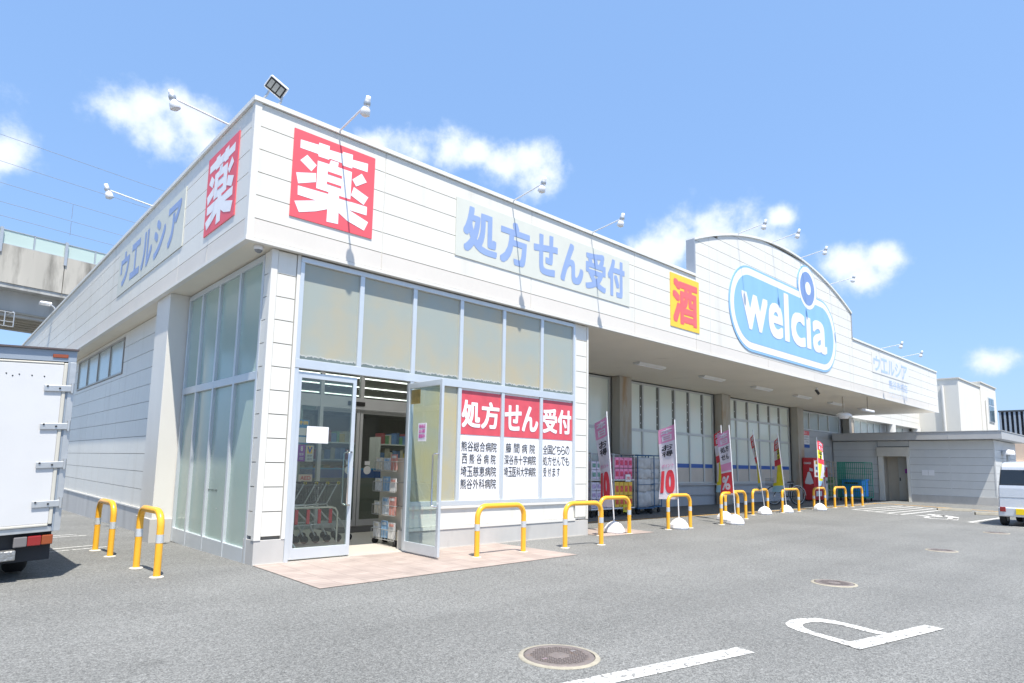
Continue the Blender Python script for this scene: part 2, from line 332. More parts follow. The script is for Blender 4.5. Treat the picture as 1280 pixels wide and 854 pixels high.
def addtext(mb, s, fn, mi=0, bold=0.):     # fn maps (0..1, 0..1) to a point
    vs, fs, asp = text_data(s)
    o = Vector(fn(0, 0)); du = Vector(fn(1, 0))-o; dv = Vector(fn(0, 1))-o; nn = du.cross(dv).normalized()
    H_ = dv.length; W_ = du.length; r = bold*1.15
    ru = r*H_/W_; rv = r                      # stroke growth in the two directions
    offs = [(0, 0)]
    if bold > .012: offs += [(1,0),(-1,0),(0,1),(0,-1),(.92,.92),(.92,-.92),(-.92,.92),(-.92,-.92)]
    elif bold > 0: offs += [(1, 0), (-1, 0)]
    if bold > .03: offs += [(.5*cos(k*pi/3), .5*sin(k*pi/3)) for k in range(6)]
    ku, kv = (1-2*ru, 1-2*rv) if bold > 0 else (1, 1)
    sgn = 1 if nn.dot(Vector((-1, -1, 0))) > 0 else -1
    for i, (ox, oy) in enumerate(offs):
        mb.add([Vector(fn(.5+(a-.5)*ku+ox*ru, .5+(b-.5)*kv+oy*rv))+nn*(sgn*.00025*i) for a, b in vs], fs, mi)
def rect(x0, x1, z0, z1, y): return lambda a, b: (x0+(x1-x0)*a, y, z0+(z1-z0)*b)
def rectL(ya, yb, z0, z1, x): return lambda a, b: (x, ya+(yb-ya)*a, z0+(z1-z0)*b)
def chars(mb, s, x0, x1, z0, z1, y, mi=0, bold=0., left=False, gap=.08, widths=None):
    """one box per character, so that signs keep their even spacing"""
    n = len(s); w = (x1-x0)/n
    for i, ch in enumerate(s):
        if ch == ' ': continue
        a = x0+w*i+w*gap/2; b = x0+w*(i+1)-w*gap/2
        addtext(mb, ch, (rectL if left else rect)(a, b, z0, z1, y), mi, bold)

# ---------------------------------------------------------------- ground
def gz(x, y):
    s = min(1, max(0, (.4-x)/.4)) if x > 0 else 1
    return -.0168*min(max(y, 0), 30)*s
g = MB(); xs = [-600, -60, -8, 0, .4, 60, 600]; ys = [-600, -30, 0, 10, 20, 30, 31, 60, 900]
g.add([(x, y, gz(x, y)) for y in ys for x in xs], [(j*7+i, j*7+i+1, (j+1)*7+i+1, (j+1)*7+i) for j in range(len(ys)-1) for i in range(6)])
tag(g.build('ground', asph), kind='structure')
def flat(name, polys, m, z=.004, label=None, cat=None, kind='structure', th=0):
    b = MB()
    for p in polys: b.add([(x, y, z+gz(x, y)) for x, y in p], [tuple(range(len(p)))])
    o = b.build(name, m); return tag(o, label, cat, kind=kind)
flat('paving', [[(0,-1.78),(4.12,-1.66),(4.02,0),(0,0)], [(6.40,-.38),(7.9,-.45),(8.0,.6),(6.4,.75)]], tile, .006)
def strip(a, b, w):
    a = Vector(a); b = Vector(b); d = (b-a).normalized(); n = Vector((-d.y, d.x))*w/2
    return [tuple(a-n), tuple(b-n), tuple(b+n), tuple(a+n)]
flat('kerb_line_paint', [strip((6.4,1.78),(8.36,1.68),.10), strip((8.36,1.68),(21.1,1.03),.10), strip((21.1,1.03),(26.1,1.15),.10), strip((26.3,1.3),(26.1,-.05),.2), strip((26.1,-.05),(24.85,-2.95),.2), strip((24.85,-2.95),(22.9,-7.3),.2)], painty, .005)
P = [strip((1.42,-5.58),(-1.6,-5.02),.15)]
# the letter P, lying on its side as a driver sees it
P.append([(3.38,-6.20),(3.35,-6.345),(2.09,-6.11),(2.16,-5.965)])
outer = [(2.10,-6.09),(2.16,-5.95),(2.22,-5.79),(2.28,-5.59),(2.36,-5.47),(2.46,-5.41),(2.61,-5.385),(2.75,-5.42),(2.87,-5.50),(2.91,-5.64),(2.88,-5.80),(2.84,-5.94),(2.80,-6.09)]
inner = [(2.26,-6.05),(2.29,-5.92),(2.32,-5.80),(2.36,-5.67),(2.43,-5.58),(2.51,-5.53),(2.60,-5.52),(2.68,-5.54),(2.75,-5.60),(2.78,-5.68),(2.76,-5.81),(2.72,-5.94),(2.70,-6.05)]
for i in range(12): P.append([outer[i], outer[i+1], inner[i+1], inner[i]])
flat('parking_paint', P[:1]+P[2:], paintw, .004)
flat('parking_letter_stem_paint', [P[1]], paintw, .0055)
H = [(20.58,.17),(25.3,-.06),(23.95,-1.7),(19.31,-1.59)]
hp = [strip(H[0],H[1],.13), strip(H[3],H[0],.13), strip(H[2],H[3],.13), strip(H[1],H[2],.13)]
flat('hatched_bay_paint', hp, paintw, .004)
flat('hatched_bay_bar_paint', [strip(Vector(H[0]).lerp(Vector(H[3]), t), Vector(H[1]).lerp(Vector(H[2]), t), .12) for t in (.25,.5,.75)], paintw, .0055)
flat('bay_line_paint', [strip((17.87,-3.63),(21.8,-3.83),.13), strip((17.85,-3.62),(16.6,-6.1),.12)], paintw, .004)
# wheelchair symbol
wc = [strip((19.5,-2.03),(19.2,-2.6),.28), strip((19.25,-2.5),(20.4,-2.4),.28), strip((20.3,-2.45),(19.6,-2.95),.26), strip((19.6,-2.9),(18.3,-3.15),.26), strip((20.1,-2.2),(20.6,-2.2),.3)]
for i in range(10):
    a0 = pi*.35+i*.42; a1 = a0+.42; wc.append([(18.9+.62*cos(a0),-2.75+.42*sin(a0)),(18.9+.62*cos(a1),-2.75+.42*sin(a1)),(18.9+.46*cos(a1),-2.75+.28*sin(a1)),(18.9+.46*cos(a0),-2.75+.28*sin(a0))])
flat('wheelchair_symbol_paint', wc, paintw, .005)
flat('left_bay_paint', [strip((-3.8,2.4),(-.9,3.22),.07), strip((-3.9,2.6),(-1.0,3.55),.07), strip((-3.5,5.0),(-.95,5.6),.08), strip((-3.5,4.75),(-.85,5.3),.08)], paintw, .004)

# manhole covers
def manhole(x, y, r, label, loc_detail=True):
    t = thing('manhole_cover', (x, y, 0), label, 'manhole cover')
    MB().lathe([(r+.045,.001),(r+.041,.007),(r+.012,.008)], (x,y,0), n=40).build('collar', mat('dull_collar', (.32,.295,.235), .9, var=.15, scale=20), t)
    c = MB(); c.lathe([(r+.008,.003),(r,.012),(r-.03,.013),(r-.035,.009),(.06,.010),(.055,.013),(0,.013)], (x,y,0), n=40)
    for i in range(28):
        for j in range(28):
            px = (i-13.5)*.022; py = (j-13.5)*.022
            if px*px+py*py < (r-.045)**2 and px*px+py*py > .005: c.box(x+px-.007, x+px+.007, y+py-.007, y+py+.007, .009, .0135)
    c.build('cover', ironm, t)
    for sx in (-1, 1): MB().box(x+sx*r*.6-.022, x+sx*r*.6+.022, y-.014, y+.014, .012, .0145).build('lift_slot', steel, t)
manhole(.235, -4.84, .235, 'large round iron manhole cover nearest the camera')
manhole(4.86, -4.93, .20, 'round iron manhole cover between the painted P and the store')
manhole(9.75, -4.86, .19, 'small round iron manhole cover out in the middle of the car park')
manhole(14.7, -4.75, .20, 'farthest round manhole cover in front of the silver van')

# ---------------------------------------------------------------- store
E, T, R = 4.016, 5.86, .3067
FY, FX = -.10, -.38
st = thing('drugstore_building', (0,0,0), 'long white single storey drugstore with blue oval logo and canopy', 'store')
zr = [E+.0+R*i for i in range(7)]
def rows(mb, segs, zs, plane, c, th=.05, gap=.011, mi=0, top=None):
    """siding boards: segs [(a0,a1)], zs row edges; plane 'y' faces -Y, 'x' faces -X"""
    for a0, a1 in segs:
        for z0, z1 in zip(zs[:-1], zs[1:]):
            if top is None:
                if plane == 'y': mb.box(a0+gap/2, a1-gap/2, c, c+th, z0+gap/2, z1-gap/2, mi)
                else: mb.box(c, c+th, a0+gap/2, a1-gap/2, z0+gap/2, z1-gap/2, mi)
            else:
                n = 14; pts = []
                for k in range(n+1):
                    x = a0+gap/2+(a1-a0-gap)*k/n; t = min(z1-gap/2, top(x))
                    if t > z0+gap/2+.004: pts.append((x, t))
                if len(pts) < 2: continue
                poly = [(pts[0][0], c, z0+gap/2)]+[(x, c, t) for x, t in pts]+[(pts[-1][0], c, z0+gap/2)]
                mb.prism(poly, (0, th, 0), mi)
joints = [-.30, 1.56, 4.64, 7.75, 10.2, 10.86, 13.95, 17.05, 20.13, 20.42, 23.2, 26.3, 29.4, 30.91]
def segs(a, b): 
    j = [a]+[x for x in joints if a+.05 < x < b-.05]+[b]; return list(zip(j[:-1], j[1:]))
XE = 30.95
arc = lambda x: 7.80-1.0*((x-15.3)/5.12)**2
f = MB(); rows(f, segs(-.34, 10.2), zr[1:], 'y', FY); rows(f, segs(20.43, XE), zr[1:], 'y', FY)
zg = [zr[1]+R*i for i in range(12)]
rows(f, [s for s in segs(10.2, 20.43)], zg, 'y', FY, top=lambda x: arc(x)-.03)
f.build('front_fascia_boards', siding, st)
f = MB(); rows(f, segs(-.34, XE), [E+.05, zr[1]], 'y', FY); f.build('front_fascia_skirt', skirt, st)
lj = [-.06, 2.86, 6.05, 9.1, 12.2, 15.3, 18.4, 21.5, 24.6, 26.6]
f = MB(); rows(f, list(zip(lj[:-1], lj[1:])), zr[1:], 'x', FX); f.build('left_fascia_boards', siding, st)
f = MB(); rows(f, list(zip([-.06,1.45]+lj[1:-1], [1.45]+lj[1:])), [E+.05, zr[1]], 'x', FX); f.build('left_fascia_skirt', skirt, st)
b = MB(); b.box(-.34, 10.15, FY+.035, FY+.2, E+.06, T-.02); b.box(20.43, XE-.03, FY+.035, FY+.2, E+.06, T-.02)
b.prism([(10.215, FY+.035, E+.06)]+[(10.215+i*(10.2)/30, FY+.035, arc(10.215+i*10.2/30)-.05) for i in range(31)]+[(20.415, FY+.035, E+.06)], (0,.2,0))
b.box(FX+.035, FX+.2, .1, 26.58, E+.06, T-.02); b.build('fascia_backing', joint, st)
c = MB()
for x in joints[1:-1]:
    if x not in (10.2, 20.42): c.box(x-.0057, x+.0057, FY+.006, FY+.036, E+.06, (arc(x)-.06) if 10.2 < x < 20.4 else T-.01)
c.build('panel_caulk_joints', caulk, st); c = MB()
for y in lj[1:-1]: c.box(FX+.006, FX+.036, y-.0057, y+.0057, E+.06, T-.01)
c.build('panel_caulk_joints', caulk, st)
# corner trim and bottom trims
c = MB(); c.box(FX-.012, FX+.075, FY-.012, FY+.035, E+.03, T); c.box(FX-.012, FX+.035, FY+.035, FY+.075, E+.03, T); c.build('corner_trim', trimw, st)
MB().box(XE-.04, XE+.012, FY-.012, FY+.3, E+.03, T).build('corner_trim', trimw, st)
c = MB(); c.box(FX-.02, XE+.02, FY-.02, FY+.06, E-.0, E+.045); c.box(FX-.02, FX+.06, FY+.062, 26.6, E, E+.045); c.build('fascia_drip_edge', trimw, st)
# coping
MB().box(FX-.035, 10.2, FY-.035, FY+.30, T, T+.06).build('parapet_coping', coping, st); MB().box(20.46, XE+.03, FY-.035, FY+.30, T, T+.06).build('parapet_coping', coping, st); MB().box(FX-.035, FX+.30, FY+.302, 26.65, T, T+.06).build('parapet_coping', coping, st)
c = MB()
xs_ = [10.16+i*(20.46-10.16)/40 for i in range(41)]
for xa, xb in zip(xs_[:-1], xs_[1:]):
    za, zb = arc(xa), arc(xb)
    c.add([(xa,FY-.04,za-.03),(xb,FY-.04,zb-.03),(xb,FY+.22,zb-.03),(xa,FY+.22,za-.03),(xa,FY-.04,za+.03),(xb,FY-.04,zb+.03),(xb,FY+.22,zb+.03),(xa,FY+.22,za+.03)],
          [(3,2,1,0),(4,5,6,7),(0,1,5,4),(2,3,7,6)]+([(3,0,4,7)] if xa == xs_[0] else [])+([(1,2,6,5)] if xb == xs_[-1] else []))
c.build('gable_coping', coping, st)
c = MB(); c.box(10.14, 10.195, FY-.02, FY+.20, T+.06, 6.79); c.box(20.42, 20.475, FY-.02, FY+.20, T+.06, 6.79); c.build('gable_side_trim', mat('grey_flashing', (.33,.36,.40), .4, .2), st)
# soffits, roof
c = MB(); c.box(FX+.06, XE-.01, FY+.062, 4.04, E+.012, E+.06); c.box(FX+.06, .02, 4.04, 26.6, E+.012, E+.06); c.build('soffit', soffm, st)
c = MB(); c.box(FX+.2, XE-.02, FY+.24, 26.58, T-.5, T-.4); c.box(XE-.02, 44.0, 3.7, 26.58, T-.5, T-.4); c.build('roof', mat('roof_sheet', (.4,.4,.4), .6), st)
c = MB(); c.box(XE-.06, XE, FY+.2, 3.6, E+.06, T-.02); c.box(-.02, 44, 26.6, 26.7, -.5, T); c.build('rear_wall', siding, st)
# corner post
pr = [.34+i*((E-.34)/12) for i in range(13)]
c = MB(); rows(c, [(.075, .335)], pr, 'y', 0, .06); rows(c, [(.075, .24)], pr, 'x', 0, .06); c.build('corner_post_boards', siding, st)
c = MB(); c.box(-.012, .072, -.014, .072, .30, E); c.box(.34, .385, -.012, .07, .30, E); c.build('corner_post_trim', trimw, st)
c = MB(); c.box(.04, .36, .035, .3, .3, E); c.build('corner_post_core', joint, st)
c = MB(); c.box(-.005, .385, -.005, .34, -.05, .30); c.build('corner_post_base', plinth, st, .004)
# right post
c = MB(); rows(c, [(5.985, 6.30)], pr, 'y', 0, .06); c.build('right_post_boards', siding, st)
c = MB(); c.box(6.30, 6.345, -.012, .3, .30, E); c.box(5.945, 5.985, -.010, .07, .58, E); c.build('right_post_trim', trimw, st)
c = MB(); c.box(5.98, 6.30, .035, .3, .3, E); c.box(6.2, 6.335, .3, 4.0, .0, E); c.build('right_return_wall', siding, st)
# lower front wall
c = MB(); c.box(2.27, 5.94, .0, .2, .335, .60); c.build('sill_wall_panel', siding, st)
c = MB(); c.box(2.25, 5.96, -.03, .03, .60, .64); c.box(2.25, 5.97, -.022, .02, .285, .33); c.build('sill_ledge', trimw, st)
c = MB(); c.box(2.25, 6.345, -.01, .25, -.05, .285); c.box(6.1, 6.345, .25, 4.0, -.05, .0); c.build('front_plinth', plinth, st)
# front glazing
wf = MB()
mull = [.385, 1.32, 2.235, 3.155, 4.095, 5.035]
y0f, y1f = -.025, .07
for i, x in enumerate(mull): wf.box(x-.0 if i == 0 else x-.035, x+.055 if i == 0 else x+.035, y0f, y1f, 2.62, 3.93)
for x in (2.235, 3.155, 4.095, 5.035): wf.box(x-.035, x+.035, y0f, y1f, .70, 2.50)
wf.box(.385, .44, y0f, y1f, 0, 2.50); wf.box(5.89, 5.945, y0f, y1f, .64, 4.0)
wf.box(.385, 5.89, y0f-.006, y1f, 2.50, 2.62); wf.box(.385, 5.89, y0f-.004, y1f, 3.93, 4.0); wf.box(2.27, 5.89, y0f-.004, y1f, .64, .715)
wf.box(2.2, 2.27, y0f, y1f, 0, .70)
wfo = wf.build('front_window_frame', alu, st, .004, 1)
ups = [(.44,1.285),(1.355,2.20),(2.27,3.12),(3.19,4.06),(4.13,5.0),(5.07,5.89)]
for a, b_ in ups: MB().box(a, b_, .012, .03, 2.62, 3.93).build('frosted_pane', fr_up, wfo)
MB().box(2.27, 3.12, .012, .03, .715, 2.50).build('frosted_pane', fr_lo, wfo)
# shop window posters on panes
pp = [(3.19,4.06,'処方'),(4.13,5.0,'せん'),(5.07,5.89,'受付')]
lines = [['熊谷総合病院','西熊谷病院','埼玉慈恵病院','熊谷外科病院'],['藤間病院','深谷赤十字病院','埼玉医科大学病院'],['全国どちらの','処方せんでも','受付ます']]
for k, (a, b_, hd) in enumerate(pp):
    pn = MB().box(a, b_, .012, .03, .715, 2.50).build('poster_pane', wtex, wfo)
    MB().box(a, b_, .006, .011, 1.76, 2.47).build('red_header', redw, pn)
    q = MB(); chars(q, hd, a+.02, b_-.02, 1.87, 2.32, .003, bold=.028, gap=.03); q.build('header_lettering', wtex, pn)
    q = MB()
    for i, s in enumerate(lines[k]):
        zt = 1.655-.20*i; x1 = b_-.06 if k < 2 or i < 2 else a+.04+(b_-a-.1)*.66
        chars(q, s, a+.04, x1, zt-.165, zt, .008, bold=.008, gap=.06 if len(s) > 5 else .3)
    q.build('hospital_list_lettering', blk, pn)
# entrance doors
def door(x0, x1, rot, label=None):
    """aluminium glass leaf, built along +x from its hinge line"""
    w = x1-x0
    e = bpy.data.objects.new('entrance_door', None); COL.objects.link(e); e.parent = st
    m_ = MB(); m_.box(0, .055, -.02, .02, .03, 2.46); m_.box(w-.055, w, -.02, .02, .03, 2.46); m_.box(.055, w-.055, -.02, .02, 2.38, 2.46); m_.box(.055, w-.055, -.02, .02, .03, .17)
    fr = m_.build('door_frame', alu, e, .003, 1, local=True)
    MB().box(.055, w-.055, -.005, .005, .17, 2.38).build('door_glass', glass, e, local=True)
    for sy in (-1, 1):
        hx = w-.10; MB().tube([(hx+.07, sy*.02, 1.42), (hx+.03, sy*.06, 1.42), (hx, sy*.07, 1.40), (hx, sy*.07, 1.1), (hx, sy*.07, .72), (hx+.03, sy*.06, .70), (hx+.07, sy*.02, .70)], .012, 8).build('door_handle', steel, e, local=True)
    return e
d1 = door(.445, 1.315, 0); d1.location = (.445, .02, 0)
MB().box(.16, .47, -.028, -.024, 1.525, 1.745).build('paper_notice', plast, d1, local=True)
MB().tube([(.03,.12,.28),(.12,.10,.2),(.20,.06,.03)], .012, 6).build('door_stop', galv, d1, local=True)
d2 = door(2.195, 1.325, 0); d2.location = (2.175, .0, 0)
for ch in d2.children: pass
# right leaf stands open at a right angle to the front: negative width was avoided by building it positive and turning it
for ch in list(d2.children): bpy.data.objects.remove(ch)
bpy.data.objects.remove(d2)
d2 = door(0, .87, 0); d2.location = (2.17, -.03, 0); d2.rotation_euler.z = radians(-91)
MB().box(.30, .50, -.010, -.006, 1.60, 1.86).build('sale_sticker', mat('sticker_white', (.75,.72,.78), .5, var=.05), d2, local=True)
q = MB()
for i in range(3): addtext(q, ['特売日','お得','開催中'][i], lambda a, b: (.325+a*.15, -.0125, 1.785-.07*i+b*.055), 0, .02)
q.build('sticker_lettering', mat('sticker_pink', (.65,.12,.42), .5), d2, local=True)
q = MB(); q.box(.06, .30, .006, .010, 2.15, 2.36); q.build('corner_sticker', mat('sticker_orange', (.80,.42,.14), .5, var=.3, scale=12), d2, local=True)

# vestibule
c = MB(); c.box(.0, 6.2, -.02, 4.3, -.04, .012); c.box(.2, 30, 4.3, 26.4, -.04, .012); c.build('shop_floor', ifloor, st)
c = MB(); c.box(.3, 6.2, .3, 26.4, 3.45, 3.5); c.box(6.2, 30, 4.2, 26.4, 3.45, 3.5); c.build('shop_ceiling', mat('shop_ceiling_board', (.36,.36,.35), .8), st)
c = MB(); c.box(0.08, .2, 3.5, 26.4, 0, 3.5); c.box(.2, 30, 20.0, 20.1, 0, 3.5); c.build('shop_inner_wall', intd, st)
ip = MB(); YI = 3.40
ip.box(.2, 6.2, YI, YI+.08, 2.33, 2.56)
for x in (.3, 1.0, 2.45, 3.0): ip.box(x, x+.07, YI, YI+.08, 0, 2.33) if x < 2.4 else None
for x in (.3, 1.9, 3.33, 4.9): ip.box(x, x+.08, YI, YI+.08, 2.56, 3.45)
ip.box(2.0, 2.08, YI, YI+.08, 0, 2.33)
ipo = ip.build('inner_partition', alud, st)
MB().box(.3, 6.2, YI+.03, YI+.04, 2.56, 3.45).build('transom_glass', glass, ipo)
MB().box(.3, 2.4, YI+.05, YI+.06, 0, 2.33).build('partition_glass', glass, ipo)
MB().box(3.05, 3.42, YI-.03, YI, 2.40, 2.48).build('door_sensor', blackp, ipo)
for xa in (2.1, 3.40, 4.70):
    e = MB(); e.box(xa, xa+.06, YI+.09, YI+.13, .02, 2.33); e.box(xa+1.22, xa+1.28, YI+.09, YI+.13, .02, 2.33); e.box(xa+.06, xa+1.22, YI+.09, YI+.13, .02, .14); e.box(xa+.06, xa+1.22, YI+.09, YI+.13, 2.26, 2.33)
    eo = e.build('sliding_door', alud, st); MB().box(xa+.06, xa+1.22, YI+.105, YI+.115, .14, 2.26).build('door_glass', glass, eo)
    MB().lathe([(.085,.0),(0,.0)], (xa+.2 if xa > 3 else xa+1.08, YI+.085, 1.12), (0,-1,0), 16).build('push_sticker', plast, eo)
    MB().box((xa+.14 if xa > 3 else xa+1.02), (xa+.26 if xa > 3 else xa+1.14), YI+.086, YI+.09, 1.22, 1.30).build('push_sticker', plast, eo)
c = MB(); c.box(2.5, 4.6, YI-.9, YI, .013, .02); c.build('door_mat', mat('door_mat_dark', (.06,.06,.065), .9), st)
# vestibule blue stripe and posters on partition
c = MB(); c.box(.3, 6.1, YI+.6, YI+.62, .95, 1.12, 0); c.box(.3, 6.1, YI+.598, YI+.6, 1.12, 1.15, 1); c.box(.3, 6.1, YI+.6, YI+.64, 0, .95, 2); c.build('inner_counter_band', [stripe, stripel, intd], st)
def poster(name, x0, x1, z0, z1, base, lab, cat, items, y=YI-.012):
    t = thing(name, ((x0+x1)/2, y, z0), lab, cat)
    MB().box(x0, x1, y, y+.006, z0, z1).build('sheet', base, t)
    for nm, s, fa, fb, za, zb, m_, bold in items:
        q = MB(); w = x1-x0; h = z1-z0; yy = y-.002
        if s is None: q.box(x0+fa*w, x0+fb*w, yy, yy+.0015, z0+za*h, z0+zb*h)
        else: addtext(q, s, rect(x0+fa*w, x0+fb*w, z0+za*h, z0+zb*h, yy-.001), 0, bold)
        q.build(nm, m_, t)
pblue = mat('poster_blue', (.06,.25,.50), .5, var=.1, scale=8); purp = mat('poster_purple', (.33,.08,.42), .5, var=.1)
poster('wall_poster', 1.84, 2.25, 1.60, 2.05, pblue, 'blue poster with yellow headline on the glass behind the left door', 'poster', [('headline','大特価',.15,.95,.80,.96,yls,.03),('body_panel',None,.4,.9,.35,.66,plast,0),('body_panel',None,.3,.95,.05,.28,plast,0)])
poster('wall_poster', 2.06, 2.20, 1.27, 1.58, purp, 'purple poster beside the blue emblem notice in the entrance', 'poster', [('emblem','8',.35,.65,.62,.92,plast,.03),('lettering','健康',.2,.8,.35,.52,plast,.0),('lettering','相談',.2,.8,.1,.27,plast,.0)])
poster('wall_poster', 2.215, 2.37, 1.27, 1.57, mat('notice_cream',(.62,.64,.58),.5), 'white notice with blue and yellow V emblem in the entrance', 'poster', [('emblem_ground',None,.15,.85,.5,.95,yls,0),('emblem','V',.18,.82,.55,.92,stripe,.05),('lettering','禁煙',.2,.8,.30,.42,blk,.0),('lettering','店内',.2,.8,.1,.23,blk,.0)])
poster('wall_sign', 2.10, 2.37, .90, 1.03, mat('aed_cream', (.7,.58,.5), .5), 'small pale sign lettered AED above the shopping carts', 'sign', [('lettering','AED',.12,.88,.22,.78,redw,.02)])
poster('wall_poster', 1.92, 2.045, 1.16, 1.56, mat('notice_pale',(.55,.62,.66),.5), 'tall narrow pale blue poster left of the purple one', 'poster', [('band',None,.05,.95,.75,.95,stripel,0),('band',None,.2,.8,.4,.65,rds,0)])
c = MB(); c.box(2.46, 2.53, YI-.01, YI+.07, 0, 3.45); c.build('partition_mullion', alud, st)
# left glazing (X = .05 plane)
lg = MB(); xm0, xm1 = .0, .085
lmu = [.27, 1.09, 1.93, 2.72, 3.40]
for y in lmu: lg.box(xm0-.008, xm1, y-.03, y+.03, -.05, 3.95)
for z, h in ((2.33, .11), (3.92, .08)): lg.box(xm0-.006, xm1, .24, 3.43, z, z+h)
lg.box(xm0-.002, xm1, .3, 3.43, -.05, .17)
lgo = lg.build('left_window_frame', alu, st, .004, 1)
for a, b_ in zip(lmu[:-1], lmu[1:]):
    MB().box(.035, .05, a+.03, b_-.03, .17, 2.33).build('frosted_pane', fr_side, lgo); MB().box(.035, .05, a+.03, b_-.03, 2.44, 3.92).build('frosted_pane', fr_side, lgo)
# side column
c = MB(); c.box(-.30, .02, 3.46, 4.25, .30, E+.01); c.build('side_pier', trimw, st, .006)
c = MB(); c.box(-.33, .02, 3.43, 4.32, -.15, .31); c.build('side_pier_base', plinth, st, .006)
# left wall boards
lr = [.36+.332*i for i in range(12)]; lr[-1] = E
c = MB(); rows(c, list(zip([4.25,5.2,8.1,9.5,11.5,14,17,20,23],[5.2,8.1,9.5,11.5,14,17,20,23,26.6])), lr[:9], 'x', -.02, .05, .009)
for z0, z1 in zip(lr[8:-1], lr[9:]): 
    for a, b_ in ((4.25,7.92),(13.5,15.7),(21.3,26.6)): c.box(-.02, .03, a+.004, b_-.004, z0+.005, z1-.005)
for a, b_ in ((7.92,13.5),(15.7,21.3)): c.box(-.02,.03,a+.003,b_-.003,lr[8]+.005,3.10); c.box(-.02,.03,a+.003,b_-.003,3.935,E)
c.build('left_wall_boards', siding, st)
c = MB(); c.box(.012, .07, 4.2, 26.6, .0, 3.08); c.box(.012,.06,4.2,7.9,3.08,E); c.build('left_wall_backing', joint, st)
c = MB(); c.box(-.05, .05, 4.76, 26.6, .33, .36); c.build('left_wall_flashing', trimw, st)
c = MB(); c.box(-.035, .05, 4.76, 26.62, -.6, .33); c.build('left_wall_plinth', plinth, st)
for ya in (7.95, 15.75):
    w_ = MB(); n = 4; L_ = 5.5
    w_.box(-.04, .02, ya, ya+L_, 3.11, 3.15); w_.box(-.04, .02, ya, ya+L_, 3.89, 3.93)
    for k in range(n+1): w_.box(-.037, .02, ya+k*(L_-.05)/n, ya+k*(L_-.05)/n+.05, 3.15, 3.89)
    wo = w_.build('high_window', mat('dull_aluminium', (.38,.36,.33), .4, .4), st)
    for k in range(n): MB().box(-.01, .01, ya+.05+k*(L_-.05)/n, ya+(k+1)*(L_-.05)/n, 3.15, 3.89).build('pane', fr_clear, wo)
# recess wall under the canopy
YR = 4.05
def shopwin(xs, z0, z1, trans, blind=True, cream=True, zc=.77):
    w_ = MB()
    w_.box(xs[0]-.05, xs[-1]+.05, YR-.03, YR+.06, z1, z1+.06)
    w_.box(xs[0]-.05, xs[-1]+.05, YR-.035, YR+.06, z0-.06, z0)
    for x in xs: w_.box(x-.04, x+.04, YR-.03, YR+.06, z0, z1)
    for t in trans: 
        for a, b_ in zip(xs[:-1], xs[1:]): w_.box(a+.04, b_-.04, YR-.028, YR+.06, t, t+.08)
    wo = w_.build('shop_window', alu if False else mat('shop_frame_grey', (.54,.56,.55), .4, .3), st)
    zs = [z0]+[z for t in trans for z in (t, t+.08)]+[z1]
    for a, b_ in zip(xs[:-1], xs[1:]):
        for k in range(0, len(zs), 2):
            p = MB().box(a+.04, b_-.04, YR+.01, YR+.03, zs[k], zs[k+1]).build('pane', fr_shop if blind else fr_clear, wo)
            if k == 0 and cream and blind:
                MB().box(a+.04, b_-.04, YR+.004, YR+.009, 1.30, 1.44).build('blue_band', stripe, p)
                MB().box(a+.04, b_-.04, YR+.004, YR+.009, z0, 1.30).build('cream_band', shopcream, p)
    # blind cords behind the glass edges read as dotted lines
    if blind:
        q = MB()
        for x in xs[1:-1]:
            q.box(x-.14, x-.045, YR+.0045, YR+.0085, zs[-2]+.02, z1-.01)
        q.build('dark_gap', mat('blind_gap', (.16,.165,.15), .3), wo)
        q = MB()
        for x in xs[1:-1]:
            for i in range(7): q.box(x-.115, x-.075, YR+.001, YR+.004, z1-.45-.27*i, z1-.41-.27*i) if z1-.45-.27*i > zs[-2]+.05 else None
        q.build('blind_clip', plast, wo)
shopwin([8.2,9.2,10.2,11.2,12.2], .82, 3.93, [2.42])
shopwin([13.0,13.93,14.86,15.79,16.72,17.65,18.3], .82, 3.93, [2.42])
shopwin([19.15,20.1,21.05,22.0,22.95,23.9,24.75], .82, 3.93, [2.42, 3.15])
shopwin([25.85,27.0,28.1,29.25,30.6], 3.18, 3.93, [], False)
shopwin([31.7,32.7,33.7,34.7,35.7,36.7], 3.0, 3.93, [], False)
shopwin([38.4,39.6,40.8], 3.0, 3.93, [], False)
c = MB(); c.box(6.34, 44, YR+.04, YR+.2, -.05, .76); c.box(6.34, 44, YR+.07, YR+.2, 3.99, E); c.box(6.34,8.15,YR+.04,YR+.2,.76,3.99)
c.box(25.8, 44, YR+.04, YR+.2, .76, 3.12 if False else 2.94); c.box(12.24,12.97,YR+.04,YR+.2,.76,3.99); c.box(18.33,19.12,YR+.04,YR+.2,.76,3.99); c.box(24.78,25.82,YR+.04,YR+.2,.76,3.99); c.box(30.62,31.68,YR+.04,YR+.2,2.94,3.99); c.box(37.0,38.3,YR+.04,YR+.2,2.94,3.99); c.box(40.9,44,YR+.04,YR+.2,2.94,3.99); c.build('recess_lower_wall', sgrey, st)
c = MB(); rows(c, [(25.82,30.7)], [.3,.66,1.02,1.38,1.74,2.10,2.46,2.82,3.115], 'y', YR-.01, .05, .008); c.build('recess_grey_boards', sgrey, st)
c = MB(); c.box(8.1, 25.8, YR-.06, YR+.02, .70, .755); c.box(8.1, 25.0, YR-.045, YR+.02, .36, .38); c.build('recess_sill', sgrey, st)
c = MB()
for x in (12.28, 18.42, 24.92, 31.0): c.box(x+.02, x+.66, 3.68, YR-.04, 0, E+.01)
for x in (18.35,): pass
for k, x in enumerate((12.28, 18.42, 24.92, 31.0)): MB().box(x, x+.60, 3.70, YR-.036, 0, E+.008).build('canopy_column', colm, st, .01)
